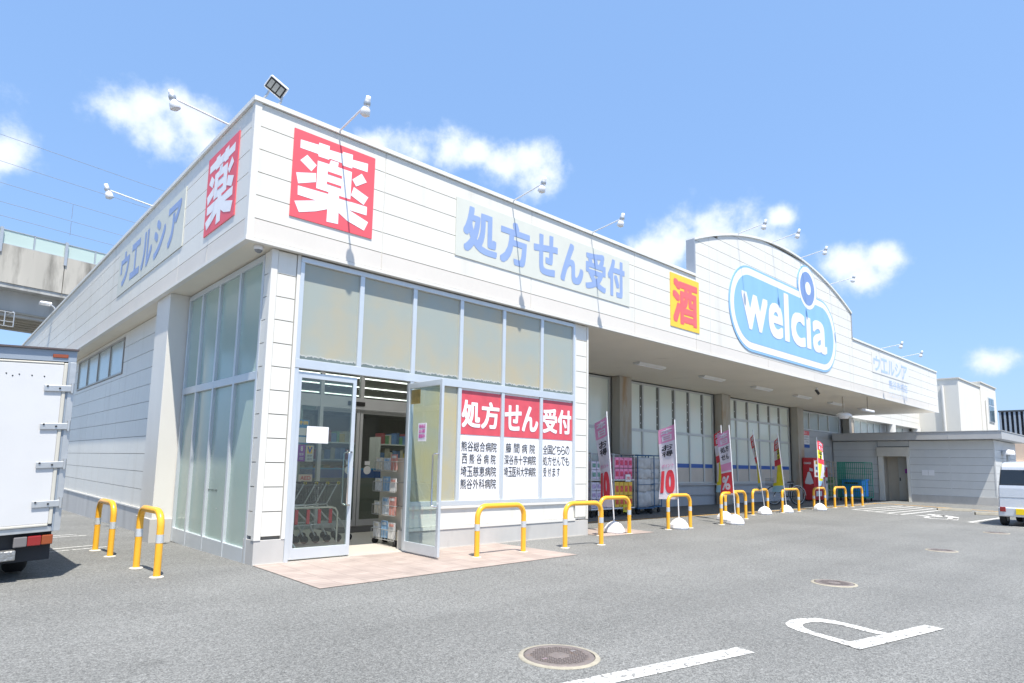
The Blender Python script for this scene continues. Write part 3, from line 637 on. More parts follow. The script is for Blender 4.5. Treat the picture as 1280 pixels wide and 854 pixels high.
# far continuation of the store
c = MB(); rows(c, [(31.0,34.1),(34.1,37.2),(37.2,40.3),(40.3,44.0)], zr, 'y', 3.62); c.build('far_fascia_boards', siding, st)
c = MB(); c.box(31.0, 44.0, 3.60, 3.7, E-.04, E); c.box(31.0,44,3.7,YR+.1,E-.02,E+.03); c.box(43.95, 44.0, 3.7, 20, 0, T); c.build('far_fascia_trim', trimw, st)
c = MB()
for x in (37.6, 42.4): MB().lathe([(.24,0),(.24,E)], (x,3.75,0), n=20).build('round_column', trimw, st)
pass
# ceiling strip lights under canopy
cl0 = None
for k, x in enumerate((10.5, 13.75, 17.0, 20.25, 23.5, 26.8)):
    lab = ['unlit strip light under the canopy nearest the entrance block','unlit strip light under the canopy, second from the entrance block','unlit strip light under the middle of the canopy near the second column','unlit strip light under the canopy, fourth from the entrance block','unlit strip light under the canopy just before the black pointed camera','farthest unlit strip light under the canopy'][k]
    if cl0 is None:
        cl0 = thing('strip_light', (x, 1.82, E+.01), lab, 'ceiling light', 'strip lights under the canopy')
        MB().prism([(x,1.70,E+.008),(x,1.94,E+.008),(x,1.90,E-.05),(x,1.74,E-.05)], (1.22,0,0)).build('housing', tube_off, cl0)
        MB().tube([(x+.03,1.82,E-.055),(x+1.19,1.82,E-.055)], .016, 8).build('tube', plast, cl0)
    else:
        n_ = copytree(cl0); n_.location = (x, 1.82, E+.01); n_['label'] = lab
# interior ceiling lights
il0 = None
for k, (y) in enumerate((5.0, 6.4, 8.2, 10.4, 13.0)):
    lab = 'long lit fluorescent ceiling strip inside the shop, %s' % ['nearest the inner doors','second row back from the inner doors','third row back from the inner doors','fourth row back from the inner doors','farthest row in the shop'][k]
    if il0 is None:
        il0 = thing('shop_light', (1.0, y, 3.42), lab, 'ceiling light', 'lit ceiling strips inside the shop'); q = MB()
        q.box(1.0, 16.0, y-.03, y+.03, 3.42, 3.449); q.build('housing', lining, il0); MB().box(1.0, 16.0, y-.014, y+.014, 3.39, 3.418).build('tube', tube_on, il0)
    else: n_ = copytree(il0); n_.location = (1.0, y, 3.42); n_['label'] = lab
vl = thing('shop_light', (.9, 2.0, 3.42), 'lit fluorescent ceiling strip in the entrance lobby', 'ceiling light'); MB().box(.9, 5.5, 1.97, 2.03, 3.42, 3.449).build('housing', lining, vl); MB().box(.9, 5.5, 1.986, 2.014, 3.39, 3.418).build('tube', tube_on, vl)
for x, y, w, e in ((3.2,2.0,4.6,16),(5,5.2,8,30),(8,8.3,14,45)):
    al = bpy.data.lights.new('shop_strip_light', 'AREA'); al.shape = 'RECTANGLE'; al.size = w; al.size_y = .1; al.energy = e; al.color = (1,.98,.94)
    ao = bpy.data.objects.new('shop_strip_light', al); COL.objects.link(ao); ao.location = (x, y, 3.36)
# shelves inside
prod = [mat('goods_%d' % i, c_, .5, var=.2, scale=10, island=.4) for i, c_ in enumerate([(.30,.05,.06),(.08,.16,.32),(.38,.34,.26),(.10,.25,.12),(.42,.30,.05)])]
for k, (x0, y0, lab) in enumerate([(2.6,5.6,'stocked shop shelf seen through the inner sliding doors'),(5.2,5.6,'stocked shop shelf to the right behind the inner doors'),(.4,5.2,'stocked shop shelf behind the cart bay glass')]):
    t = thing('shop_shelf', (x0, y0, 0), lab, 'shelf', 'shelves inside the shop')
    s_ = MB()
    for z in (.1,.5,.9,1.3,1.7): s_.box(x0, x0+2.0, y0, y0+.45, z, z+.03)
    s_.box(x0, x0+2.0, y0+.45, y0+.48, 0, 1.9); s_.box(x0-.03, x0, y0, y0+.48, 0, 1.9); s_.box(x0+2.0, x0+2.03, y0, y0+.48, 0, 1.9); s_.build('shelf_frame', lining, t)
    for r_, z in enumerate((.13,.53,.93,1.33,1.73)):
        q = MB(); x = x0+.02
        while x < x0+1.9:
            w = random.uniform(.07,.16); q.box(x, x+w-.01, y0+.03, y0+.3, z, z+random.uniform(.18,.3), random.randrange(5)); x += w
        tag(q.build('packed_goods', prod, t), kind='stuff')

# ---------------------------------------------------------------- signs on the fascia
SY = FY-.016
def sign_panel(name, x0, x1, z0, z1, base, lab, left=False):
    t = thing(name, (x0 if not left else FX-.02, FY-.01 if not left else x0, z0), lab, 'sign')
    if left: MB().box(FX-.014, FX-.002, x0, x1, z0, z1).build('sign_board', base, t)
    else: MB().box(x0, x1, FY-.014, FY-.002, z0, z1).build('sign_board', base, t)
    return t
# strokes of the medicine character, as fractions of the sign's width and height
KW = [[(0.073, 0.889), (0.282, 0.905), (0.288, 0.933), (0.414, 0.938), (0.413, 0.893), (0.572, 0.906), (0.579, 0.93), (0.704, 0.94), (0.704, 0.88), (0.905, 0.9), (0.903, 0.794), (0.705, 0.789), (0.702, 0.769), (0.58, 0.767), (0.575, 0.791), (0.419, 0.791), (0.413, 0.774), (0.287, 0.77), (0.282, 0.796), (0.074, 0.793)], [(0.081, 0.652), (0.158, 0.741), (0.272, 0.658), (0.214, 0.568)], [(0.043, 0.499), (0.27, 0.566), (0.273, 0.462), (0.073, 0.382)], [(0.281, 0.718), (0.419, 0.723), (0.435, 0.777), (0.532, 0.783), (0.526, 0.726), (0.702, 0.727), (0.699, 0.393), (0.28, 0.395)], [(0.428, 0.437), (0.557, 0.434), (0.563, 0.058), (0.422, 0.048)], [(0.071, 0.359), (0.443, 0.373), (0.449, 0.262), (0.273, 0.253), (0.075, 0.254)], [(0.042, 0.175), (0.282, 0.252), (0.445, 0.342), (0.452, 0.206), (0.289, 0.128), (0.1, 0.063)], [(0.546, 0.363), (0.917, 0.368), (0.916, 0.263), (0.552, 0.263)], [(0.544, 0.273), (0.693, 0.261), (0.94, 0.187), (0.891, 0.071), (0.672, 0.128), (0.548, 0.2)], [(0.711, 0.639), (0.828, 0.75), (0.899, 0.666), (0.763, 0.57)], [(0.735, 0.555), (0.928, 0.488), (0.871, 0.378), (0.702, 0.444)]]
KR = [[(0.406, 0.634), (0.58, 0.636), (0.58, 0.604), (0.404, 0.602)], [(0.402, 0.512), (0.579, 0.513), (0.579, 0.486), (0.4, 0.485)], [(0.56, 0.39), (0.703, 0.394), (0.701, 0.364), (0.559, 0.362)]]
def kanji(fn):
    W_ = MB(); R_ = MB(); o = Vector(fn(0,0)); nn = (Vector(fn(1,0))-o).cross(Vector(fn(0,1))-o).normalized(); nn *= 1 if nn.dot(Vector((-1,-1,0))) > 0 else -1
    for i, p in enumerate(KW): W_.add([Vector(fn(a,b))+nn*.0002*i for a, b in p], [tuple(range(len(p)))])
    for i, p in enumerate(KR): R_.add([Vector(fn(a,b))+nn*(.003+.0002*i) for a, b in p], [tuple(range(len(p)))])
    return W_, R_
t = sign_panel('medicine_sign', .14, 1.375, 4.48, 5.70, red, 'square red sign with white medicine character on the front fascia')
q, q2 = kanji(rect(.14, 1.375, 4.48, 5.70, SY)); q.build('lettering', white, t); tag(q2.build('lettering_counter', red, t))
t = sign_panel('medicine_sign', .40, 1.62, 4.48, 5.66, red, 'square red sign with white medicine character on the shaded side fascia', True)
q, q2 = kanji(rectL(1.62, .40, 4.48, 5.66, FX-.016)); q.build('lettering', white, t); q2.build('lettering_counter', red, t)
t = sign_panel('prescription_sign', 2.90, 7.55, 4.62, 5.60, pale, 'long pale sign with faded blue prescription lettering above the entrance windows')
q = MB(); 
for ch, a, b_ in (('処',3.05,3.80),('方',3.86,4.58),('せ',4.68,5.32),('ん',5.40,6.06),('受',6.12,6.76),('付',6.82,7.38)): addtext(q, ch, rect(a, b_, 4.74, 5.52, SY), 0, .03)
q.build('lettering', blul, t)
t = sign_panel('liquor_sign', 9.10, 10.33, 4.48, 5.73, yls, 'square yellow sign with red liquor character')
q = MB(); addtext(q, '酒', rect(9.18, 10.25, 4.58, 5.63, SY), 0, .035); q.build('lettering', rds, t)
t = sign_panel('katakana_sign', 2.70, 7.25, 4.63, 5.62, pale, 'pale sign with faded blue katakana on the left side fascia', True)
q = MB()
for i, ch in enumerate('ウエルシア'): addtext(q, ch, rectL(7.05-i*.86, 7.05-i*.86-.74, 4.78, 5.50, FX-.016), 0, .03)
q.build('lettering', blul, t)
t = sign_panel('store_name_sign', 22.35, 26.7, 4.93, 5.68, trimw, 'small white sign panel with pale blue katakana near the far end of the fascia')
q = MB()
for i, ch in enumerate('ウエルシア'): addtext(q, ch, rect(22.5+i*.82, 22.5+i*.82+.72, 5.02, 5.58, SY), 0, .02)
q.build('lettering', blup, t)
q = MB(); chars(q, '熊谷赤城店', 24.15, 26.5, 4.50, 4.84, FY-.004, 0, .01)
tag(q.build('branch_name_lettering', blup), 'pale blue branch name characters below the far katakana sign', 'lettering')
q = MB(); chars(q, 'ウエルシア薬局', 24.1, 26.4, 4.18, 4.38, FY-.004, 0, .0)
tag(q.build('small_faded_lettering', blug), 'smallest faded characters near the bottom of the far fascia', 'lettering')
# the oval logo
lg_ = thing('logo_sign', (15.3, FY, 4.4), 'large light blue oval store logo sign with white lettering and ring', 'sign')
def stadium(x0, x1, z0, z1, n=20):
    r = (z1-z0)/2; zc = (z0+z1)/2; P_ = []
    for i in range(n+1): a = pi/2+pi*i/n; P_.append((x0+r+r*cos(a), zc+r*sin(a)))
    for i in range(n+1): a = -pi/2+pi*i/n; P_.append((x1-r+r*cos(a), zc+r*sin(a)))
    return P_
def disc(cx, cz, rx, rz, n=40): return [(cx+rx*cos(2*pi*i/n), cz+rz*sin(2*pi*i/n)) for i in range(n)]
def plate(P_, y0, y1): return MB().prism([(x, y0, z) for x, z in P_], (0, y1-y0, 0))
X0, X1, Z0, Z1 = 11.78, 18.92, 4.40, 6.74
b = plate(stadium(X0, X1, Z0, Z1), -.120, -.104); b.build('outline_plate', lblu, lg_)
plate(disc(16.73, 6.91, .72, .72), -.1215, -.105).build('ring_outline', lblu, lg_)
plate(stadium(X0+.06, X1-.06, Z0+.06, Z1-.06), -.124, -.1215).build('white_border', white, lg_)
plate(stadium(X0+.25, X1-.25, Z0+.25, Z1-.25), -.128, -.1245).build('blue_field', lblu, lg_)
plate(disc(16.73, 6.91, .67, .67), -.132, -.1285).build('ring_border', white, lg_)
plate(disc(16.71, 6.89, .53, .53), -.136, -.1325).build('ring_disc', indg, lg_)
plate(disc(16.75, 6.90, .20, .205), -.140, -.1365).build('ring_hole', white, lg_)
q = MB(); yl = -.1335
for ch, a, b_, z0, z1 in (('w',12.42,13.93,4.99,5.98),('e',13.97,14.88,4.97,6.00),('l',14.98,15.30,4.99,6.42),('c',15.42,16.42,4.96,6.00),('ı',16.52,16.84,4.99,5.97),('a',16.98,18.08,4.96,6.00)):
    addtext(q, ch, rect(a, b_, z0, z1, yl), 0, .045)
q.build('lettering', white, lg_)

# ---------------------------------------------------------------- sign spotlights
def spotlamp(base, d, lab, rise=.09, ln=.74):
    """arm from the parapet, d = horizontal unit direction outwards"""
    B = Vector(base); D = Vector((*d, 0)); t = thing('sign_spotlight', base, lab, 'spotlight', 'sign spotlights along the parapet')
    tip = B+D*ln+Vector((0,0,rise)); MB().tube([B-D*.12-Vector((0,0,.12)), B-D*.1+Vector((0,0,.02)), B, tip], .013, 6).build('arm', plast, t)
    ax = (-D*.35+Vector((0,0,-1))).normalized(); c0 = tip+D*.02-ax*.06
    MB().lathe([(0,-.04),(.03,-.04),(.035,0),(.038,.10),(.06,.13),(.066,.20),(.062,.205)], c0, ax, 16).build('lamp_head', plast, t)
    MB().lathe([(.062,.198),(.03,.225),(0,.23)], c0, ax, 16).build('lamp_lens', tube_off, t)
    MB().lathe([(.042,.03),(.046,.04),(.046,.07),(.042,.08)], c0, ax, 16).build('lamp_collar', galv, t)
    return t
for x, lab in ((.78,'spotlight on an arm above the front red medicine sign'),(4.14,'spotlight on an arm above the prescription sign, left one'),(6.30,'spotlight on an arm above the prescription sign, right one')): spotlamp((x, FY, T+.03), (0,-1), lab)
for x, lab in ((12.33,'leftmost spotlight arm on top of the arched gable'),(14.39,'second spotlight arm on the arched gable'),(16.32,'third spotlight arm on the arched gable'),(18.57,'rightmost spotlight arm on the arched gable')): spotlamp((x, FY, arc(x)+.02), (0,-1), lab)
for x, lab in ((23.2,'spotlight arm above the far katakana sign, nearer one'),(25.7,'farthest spotlight arm on the front parapet')): spotlamp((x, FY, T+.03), (0,-1), lab)
for y, lab in ((.81,'spotlight arm over the side fascia near the corner'),(4.75,'spotlight arm over the side katakana sign')): spotlamp((FX, y, T+.03), (-1,0), lab)
t = thing('street_floodlight', (-.38,16.9,T+.05), 'white curved floodlight low on the far left roof edge', 'floodlight'); MB().tube([(-.3,16.9,5.9),(-.38,16.9,6.08),(-.5,16.9,6.16)], .03, 8).build('arm', galv, t)
MB().box(-.78,-.46,16.7,17.05,6.12,6.20).build('lamp_head', plast, t, .03, 3)
# corner LED floodlight
t = thing('led_floodlight', (-.15,-.0,T+.06), 'square LED floodlight tilted on the front corner of the roof', 'floodlight')
br_ = MB(); br_.tube([(-.30,.02,T+.05),(-.22,-.02,T+.20),(-.20,-.04,T+.27)], .014, 6); br_.tube([(-.12,-.06,T+.05),(-.06,-.08,T+.12),(-.05,-.10,T+.2)], .014, 6); br_.build('bracket', galv, t)
hd = MB(); hd.box(-.13,.13,-.07,.05,-.09,.09); h1 = hd.build('lamp_head', plast, t, .012, 2, local=True)
fc = MB(); fc.box(-.115,.115,-.076,-.0705,-.075,.075); h2 = fc.build('lamp_face', blackp, t, local=True)
le = MB(); [le.box(-.10+i*.07,-.045+i*.07,-.079,-.0765,-.055,.055) for i in range(3)]; h3 = le.build('led_panel', mat('led_glass', (.45,.45,.42), .1), t, local=True)
fi = MB(); [fi.box(-.12+i*.03,-.112+i*.03,.05,.09,-.08,.08) for i in range(9)]; h4 = fi.build('cooling_fins', plast, t, local=True)
for h in (h1,h2,h3,h4): h.location = (.03,-.06,.26); h.rotation_euler = (radians(38), radians(28), radians(-8))
# dome camera, hanging things, black camera
t = thing('dome_camera', (-.16,.06,E), 'grey dome security camera under the soffit at the corner', 'security camera')
MB().lathe([(.05,0),(.06,-.01),(.06,-.04),(.052,-.06)], (-.17,.05,E+.012), n=20).build('housing', plast, t); MB().lathe([(.05,-.055),(.04,-.08),(.02,-.095),(0,-.1)], (-.17,.05,E+.012), n=20).build('dome', mat('smoked_dome', (.2,.21,.22), .1), t)
t = thing('bullet_camera', (18.7,.47,E), 'small black camera pointing down from the canopy soffit', 'security camera')
MB().tube([(18.7,.47,E+.01),(18.7,.47,E-.07)], .03, 8).build('mount', plast, t); MB().tube([(18.67,.49,E-.06),(18.78,.44,E-.19)], .045, 10).build('camera_body', blackp, t)
t = thing('pendant_lamp', (21.9,.8,E), 'round white pendant hanging on a rod from the canopy', 'lamp'); MB().tube([(21.9,.8,E+.01),(21.95,.8,3.42)], .02, 6).build('rod', colm, t)
MB().lathe([(0,.10),(.16,.09),(.26,.03),(.27,-.02),(.16,-.07),(.15,-.12),(0,-.13)], (21.95,.8,3.34), n=24).build('shade', plast, t)
t = thing('pendant_tube', (22.4,.13,E), 'short white tube lamp hanging on a rod beside the round pendant', 'lamp'); MB().tube([(22.4,.13,E+.01),(22.4,.13,3.56)], .02, 6).build('rod', colm, t)
MB().box(22.0,22.9,.05,.2,3.47,3.55).build('housing', plast, t, .02)

# ---------------------------------------------------------------- annex
AX, AF = 29.6, 29.15
an = thing('annex_building', (AX,-2.25,0), 'low grey clad annex with shuttered doorway at the far end', 'building')
c = MB()
for a, b_ in ((-2.25,.80),(2.06,4.0)): rows(c, [(a+.02,b_)], [.32,.65,.98,1.31,1.64,1.97,2.30,2.70], 'x', AX, .05, .009)
rows(c, [(.80,2.06)], [2.45,2.70], 'x', AX, .05, .009)
rows(c, [(AX+.02,34.2)], [.32,.65,.98,1.31,1.64,1.97,2.30,2.70], 'y', -2.25, .05, .009); c.build('grey_boards', sgrey2, an)
MB().box(AX-.01, AX+.04, -2.27, -2.22, .3, 2.7).build('corner_trim', sgrey2, an); MB().box(AX-.006,AX+.02,-.72,-.68,.32,2.7).build('joint_cover', sgrey2, an)
c = MB(); c.box(AX-.02, AX+.1, -2.27, .82, -.1, .32); c.box(AX-.02,AX+.1,2.04,4.0,-.1,.32); c.box(AX+.1,34.2,-2.27,-2.15,-.1,.32); c.build('annex_plinth', plinth, an)
c = MB(); c.box(AX+.035, AX+.1, -2.2, .82, .3, 2.7); c.box(AX+.035,AX+.1,2.04,4.0,.3,2.7); c.box(AX+.1,34.15,-2.205,-2.1,.3,2.7); c.box(34.1,34.2,-2.1,4,0,2.7); c.build('wall_backing', joint, an)
c = MB(); c.box(AF, 34.4, -2.62, 3.85, 2.72, 3.04); c.build('flat_roof', roofm, an, .01); c = MB(); c.box(AF-.02,34.42,-2.64,3.85,3.045,3.075); c.box(AF-.008, AF-.001, -.8, -.78, 2.72, 3.04); c.build('roof_edge', roofm, an)
c = MB(); c.box(AX-.14, AX+.1, .78, 2.08, 2.0, 2.42); c.build('shutter_box', flush, an, .01)
c = MB(); c.box(AX-.05, AX+.1, .80, .90, 0, 2.0); c.box(AX-.05, AX+.1, 1.86, 2.05, 0, 2.0); c.build('doorway_jamb', mat('cream_jamb',(.70,.68,.62),.5), an)
c = MB(); c.box(AX+.10, AX+.7, .82, .9, 0, 2.4); c.box(AX+.10, AX+.7, 1.86, 1.95, 0, 2.4); c.box(AX+.62, AX+.7, .9, 1.86, 0, 2.4); c.build('porch_wall', mat('porch_brown',(.45,.41,.34),.7), an)
dd = MB().box(AX+.57, AX+.615, .92, 1.42, .02, 2.0).build('door', mat('door_grey',(.46,.46,.43),.5), an); MB().box(AX+.54, AX+.57, 1.34, 1.38, .9, 1.05).build('handle', blackp, dd)
MB().box(AX+.54, AX+.57, .95, 1.15, 1.25, 1.45).build('door_notice', purp, dd)
MB().box(AX-.012, AX-.002, .12, .35, 1.18, 1.42).build('white_wall_plate', plast, an); MB().box(AX-.012,AX-.002,-.12,.1,1.18,1.42).build('white_wall_plate', plast, an)
t = thing('exhaust_hood', (32.2,-2.3,2.1), 'white exhaust hood with pipe on the side of the grey annex', 'vent'); MB().lathe([(0,.0),(.2,-.03),(.24,-.14),(.24,-.22)], (31.2,-2.45,2.35), n=16).build('hood', plast, t); MB().tube([(31.2,-2.45,2.15),(31.2,-2.45,1.1)], .07, 10).build('pipe', galv, t)
t = thing('wall_notice', (26.3,YR-.02,2.3), 'white wall notice with red top and blue bottom above the vending machine', 'sign')
MB().box(25.72,26.88,YR-.035,YR-.012,2.31,3.07).build('board', plast, t); MB().box(25.72,26.88,YR-.04,YR-.036,2.88,3.07).build('red_band', rds, t); MB().box(25.72,26.88,YR-.04,YR-.036,2.31,2.46).build('blue_band', stripe, t)
q = MB(); addtext(q,'お願い',rect(26.0,26.6,2.92,3.04,YR-.042),0,.01); q.build('title_lettering', white, t)
q = MB(); [addtext(q,s,rect(25.8,26.8,2.76-.11*i,2.83-.11*i,YR-.037),0,0) for i,s in enumerate(('駐車場ご利用の','お客様へお知らせ','アイドリング禁止'))]; q.build('notice_lettering', blk, t)
# wheel stops
for x, y, lab in ((23.6,-2.05,'concrete wheel stop beside the hatched bay'),(22.2,-3.4,'concrete wheel stop partly hidden by the silver van')):
    t = thing('wheel_stop', (x,y,0), lab, 'wheel stop', rz=radians(-62)); MB().prism([(-.5,-.08,0),(-.5,.08,0),(-.5,.055,.09),(-.5,-.055,.09)], (1.0,0,0)).build('block', mat('dull_concrete',(.30,.28,.23),.9,var=.15,scale=8), t, .01, local=True)
    for sx in (-.36,.36): MB().lathe([(.025,.092),(0,.093)], (sx,0,0), n=10).build('anchor_bolt', galv, t, local=True)

# ---------------------------------------------------------------- background buildings
bw = thing('office_building', (42.7,1.5,0), 'plain white two storey office block rising behind the grey annex', 'building')
c = MB(); c.box(42.7, 48.3, 1.5, 14, 0, 6.98); c.box(48.3, 53.0, 1.45, 14, 0, 7.3); c.build('walls', whitewall, bw)
c = MB(); c.box(42.64, 48.3, 1.44, 14, 6.98, 7.06); c.box(48.24, 53.06, 1.39, 14, 7.3, 7.38); c.build('parapet_cap', beigew, bw)
c = MB(); c.box(50.3,51.9,1.40,1.448,4.8,6.5); wo = c.build('window_frame', alu, bw)
for a, b_, z0, z1 in ((50.38,51.05,4.88,5.9),(51.15,51.82,4.88,5.9),(50.38,51.05,6.0,6.42),(51.15,51.82,6.0,6.42)): MB().box(a,b_,1.385,1.398,z0,z1).build('pane', skyglass, wo)
MB().tube([(42.6,2.3,6.6),(42.6,2.28,5.2),(42.6,2.25,2.5)], .08, 10).build('downpipe', trimw, bw)
MB().tube([(49.4,1.40,6.2),(49.4,1.40,2.5)], .04, 8).build('downpipe', trimw, bw)
bl = thing('louvred_building', (60,2.6,0), 'low building with black and silver vertical louvres above a peach wall', 'building')
c = MB(); c.box(60.3, 70, -12, 2.5, 0, 6.2); c.build('dark_core', mat('dark_louvre_back',(.05,.055,.065),.6), bl)
c = MB()
for i in range(48): c.box(60.02, 60.28, 2.5-i*.30-.13, 2.5-i*.30, 4.1, 6.2)
tag(c.build('vertical_louvres', mat('louvre_silver',(.42,.47,.53),.4,.3), bl)); c = MB(); c.box(59.98,60.3,-12,2.55,6.2,6.32); c.build('louvre_rail', mat('dark_rail',(.08,.09,.1),.5), bl)
c = MB(); c.box(59.9, 60.25, -12, 3.0, 2.3, 4.08); c.build('upper_wall', peach, bl); c = MB(); c.box(59.6,60.25,-12,3.0,0,2.28); c.build('lower_wall', whitewall, bl)
# low houses behind the camera side, reflected in the glass and seen from beside
# ---------------------------------------------------------------- viaduct
VD = Vector((1, .176, 0)).normalized(); VN = Vector((-VD.y, VD.x, 0)); VO = Vector((-1.1, 34, 0))
def vp(s, d, z): return VO+VD*s+VN*d+Vector((0,0,z))
def vbox(mb, s0, s1, d0, d1, z0, z1, mi=0):
    v = [vp(s0,d0,z0),vp(s1,d0,z0),vp(s1,d1,z0),vp(s0,d1,z0),vp(s0,d0,z1),vp(s1,d0,z1),vp(s1,d1,z1),vp(s0,d1,z1)]
    mb.add(v, [(3,2,1,0),(4,5,6,7),(0,1,5,4),(1,2,6,5),(2,3,7,6),(3,0,4,7)], mi)
va = thing('railway_viaduct', tuple(VO), 'stained concrete railway viaduct crossing behind the left end of the store', 'viaduct')
c = MB(); s = -42
while s < 80: vbox(c, s+.02, s+3.0-.02, 0, .22, 10.35, 12.42); s += 3.0
c.build('parapet_slabs', concv, va)
c = MB(); vbox(c, -42, 80, .225, .3, 10.5, 12.38); vbox(c, -42, 80, .05, 6.4, 10.1, 10.34); c.build('deck', concd, va)
c = MB(); vbox(c, -42, 80, .9, 1.3, 8.75, 10.1); vbox(c, -42, 80, 5.3, 5.6, 8.7, 10.1); vbox(c, -42, 80, 6.2, 6.42, 10.35, 12.42); c.build('edge_girder', concd, va)
c = MB(); vbox(c,-42,80,.75,1.25,8.9,9.0); 
for d in (1.6, 2.4, 3.2, 4.0, 4.8): vbox(c, -42, 80, d, d+.34, 8.68, 8.91)
c.build('under_beams', mat('beam_concrete',(.36,.33,.27),.9,var=.15,scale=.6), va)
c = MB(); vbox(c,-42,80,1.35,5.25,8.92,10.05); c.build('box_deck', concd, va)
c = MB()
for s in (-34, -14, 22, 42, 62): vbox(c, s, s+1.8, 1.3, 5.2, -1, 8.67)
c.build('piers', concd, va)
c = MB(); s = -42
while s < 80: vbox(c, s+.04, s+1.5-.04, .08, .12, 12.45, 13.2); s += 1.5
c.build('noise_barrier_panels', barr, va)
c = MB(); s = -42; k = 0
while s < 80:
    if k % 2: vbox(c, s-.03, s+.03, .05, .15, 12.42, 13.25)
    else: vbox(c, s-.07, s+.07, -.07, .07, 11.95, 13.3)
    s += 1.5; k += 1
vbox(c, -42, 80, .05, .15, 13.2, 13.24); vbox(c,-42,80,.04,.14,12.42,12.46); c.build('barrier_posts', galv, va)
c = MB()
for z in (8.75, 8.25, 8.0): c.tube([vp(-8,-.2,z), vp(.9,-.2,z)], .02, 6)
for s in (0.5, .9): c.tube([vp(s,-.2,8.0), vp(s,-.2,8.78)], .03, 6)
c.tube([vp(.85,-.2,8.8), vp(.85,.9,8.8)], .04, 6); c.tube([vp(-8,-.2,8.75), vp(-8,.9,8.8)], .04, 6); c.build('inspection_rail', galv, va)
for k, (z, d, lab) in enumerate(((19.45,3,'topmost thin overhead wire above the viaduct'),(17.9,3,'second overhead wire from the top above the viaduct'),(16.65,3,'third overhead wire from the top above the viaduct'),(15.55,3,'fourth overhead wire from the top, with hangers'),(14.75,3,'lowest overhead wire just above the noise barrier'))):
    t = MB(); t.tube([vp(-40+i*12, d, z+(.10 if i % 2 else 0)) for i in range(11)], .014, 5)
    if k in (3, 2):
        for s in range(-36, 70, 8): t.tube([vp(s, d, z), vp(s, d, z-.9)], .012, 4)
    tag(t.build('overhead_wire', mat('wire_dark',(.22,.24,.27),.5)), lab, 'wire', 'railway overhead wires')
for s, lab in ((22,'catenary mast on the viaduct hidden behind the store roof'),):
    t = thing('catenary_mast', tuple(vp(s,3.6,10.3)), lab, 'mast'); MB().tube([vp(s,3.6,10.3), vp(s,3.6,19.8)], .15, 10).build('pole', concd, t); MB().tube([vp(s,3.6,15.8), vp(s,3.0,15.6)], .05, 6).build('arm', galv, t)

# ---------------------------------------------------------------- bollards
def bollard_mesh(w, h, name='hoop_bollard'):
    pts = []; r = .16
    pts.append((0,0,-.02)); pts.append((0,0,h*.46)); 
    path = [(0,0,h-r)]+[(r-r*cos(a), 0, h-r+r*sin(a)) for a in [pi/2*i/6 for i in range(1,7)]]+[(w-r+r*sin(a), 0, h-r+r*cos(a)) for a in [pi/2*i/6 for i in range(0,7)]]
    return path
def bollard(p, q, h, lab, z=0):
    p = Vector(p); q = Vector(q); w = (q-p).length; ang = math.atan2((q-p).y, (q-p).x)
    t = thing('hoop_bollard', (p.x, p.y, gz(p.x,p.y)), lab, 'bollard', 'yellow hoop bollards around the store', rz=ang)
    path = [(0,0,-.03),(0,0,h*.3)]+bollard_mesh(w, h)+[(w,0,h*.3),(w,0,-.03)]
    MB().tube(path, .038, 14).build('hoop', yel, t, local=True)
    for x in (0, w):
        MB().lathe([(.0385,h*.52),(.0395,h*.52),(.0395,h*.65),(.0385,h*.65)], (x,0,0), n=16, smooth=False).build('reflective_band', refl, t, local=True)
        MB().lathe([(.075,-.005),(.07,.007),(.035,.012)], (x,0,0), n=14).build('footing', conc, t, local=True)
bollard((2.74,-1.01),(3.67,-.99),.70,'yellow hoop bollard on the pink paving before the hospital poster windows')
bollard((4.57,-1.02),(5.38,-1.10),.69,'yellow hoop bollard just past the pink paving corner, near the right post')
bollard((6.45,-.22),(7.25,-.30),.70,'yellow hoop bollard around the nearest white banner base')
bollard((8.67,-.26),(9.42,-.33),.71,'yellow hoop bollard around the second banner with the large red 10')
bollard((10.82,-.30),(11.60,-.31),.72,'yellow hoop bollard with two white banner bases inside')
bollard((10.75,.45),(13.3,.62),.70,'yellow hoop bollard half hidden behind the one with two banner bases') if False else bollard((12.1,.28),(13.05,.22),.71,'yellow hoop bollard half hidden behind the one with two banner bases')
bollard((14.57,.77),(15.75,.88),.70,'yellow hoop bollard at the leaning red and yellow banner')
bollard((16.45,.75),(17.55,.72),.70,'yellow hoop bollard in front of the bicycle wheel')
bollard((19.15,.88),(20.1,.88),.70,'yellow hoop bollard before the vending machine')
bollard((20.95,.88),(22.0,.88),.71,'yellow hoop bollard before the beige cage trolley, second from the far end')
bollard((22.25,.75),(23.3,.75),.71,'farthest yellow hoop bollard in front of the green cage')
bollard((-1.10,-.15),(-1.13,.61),.70,'yellow hoop bollard beside the store corner windows, nearer one on the left')
bollard((-1.13,2.0),(-1.17,2.74),.70,'yellow hoop bollard next to the truck, farther one on the left')

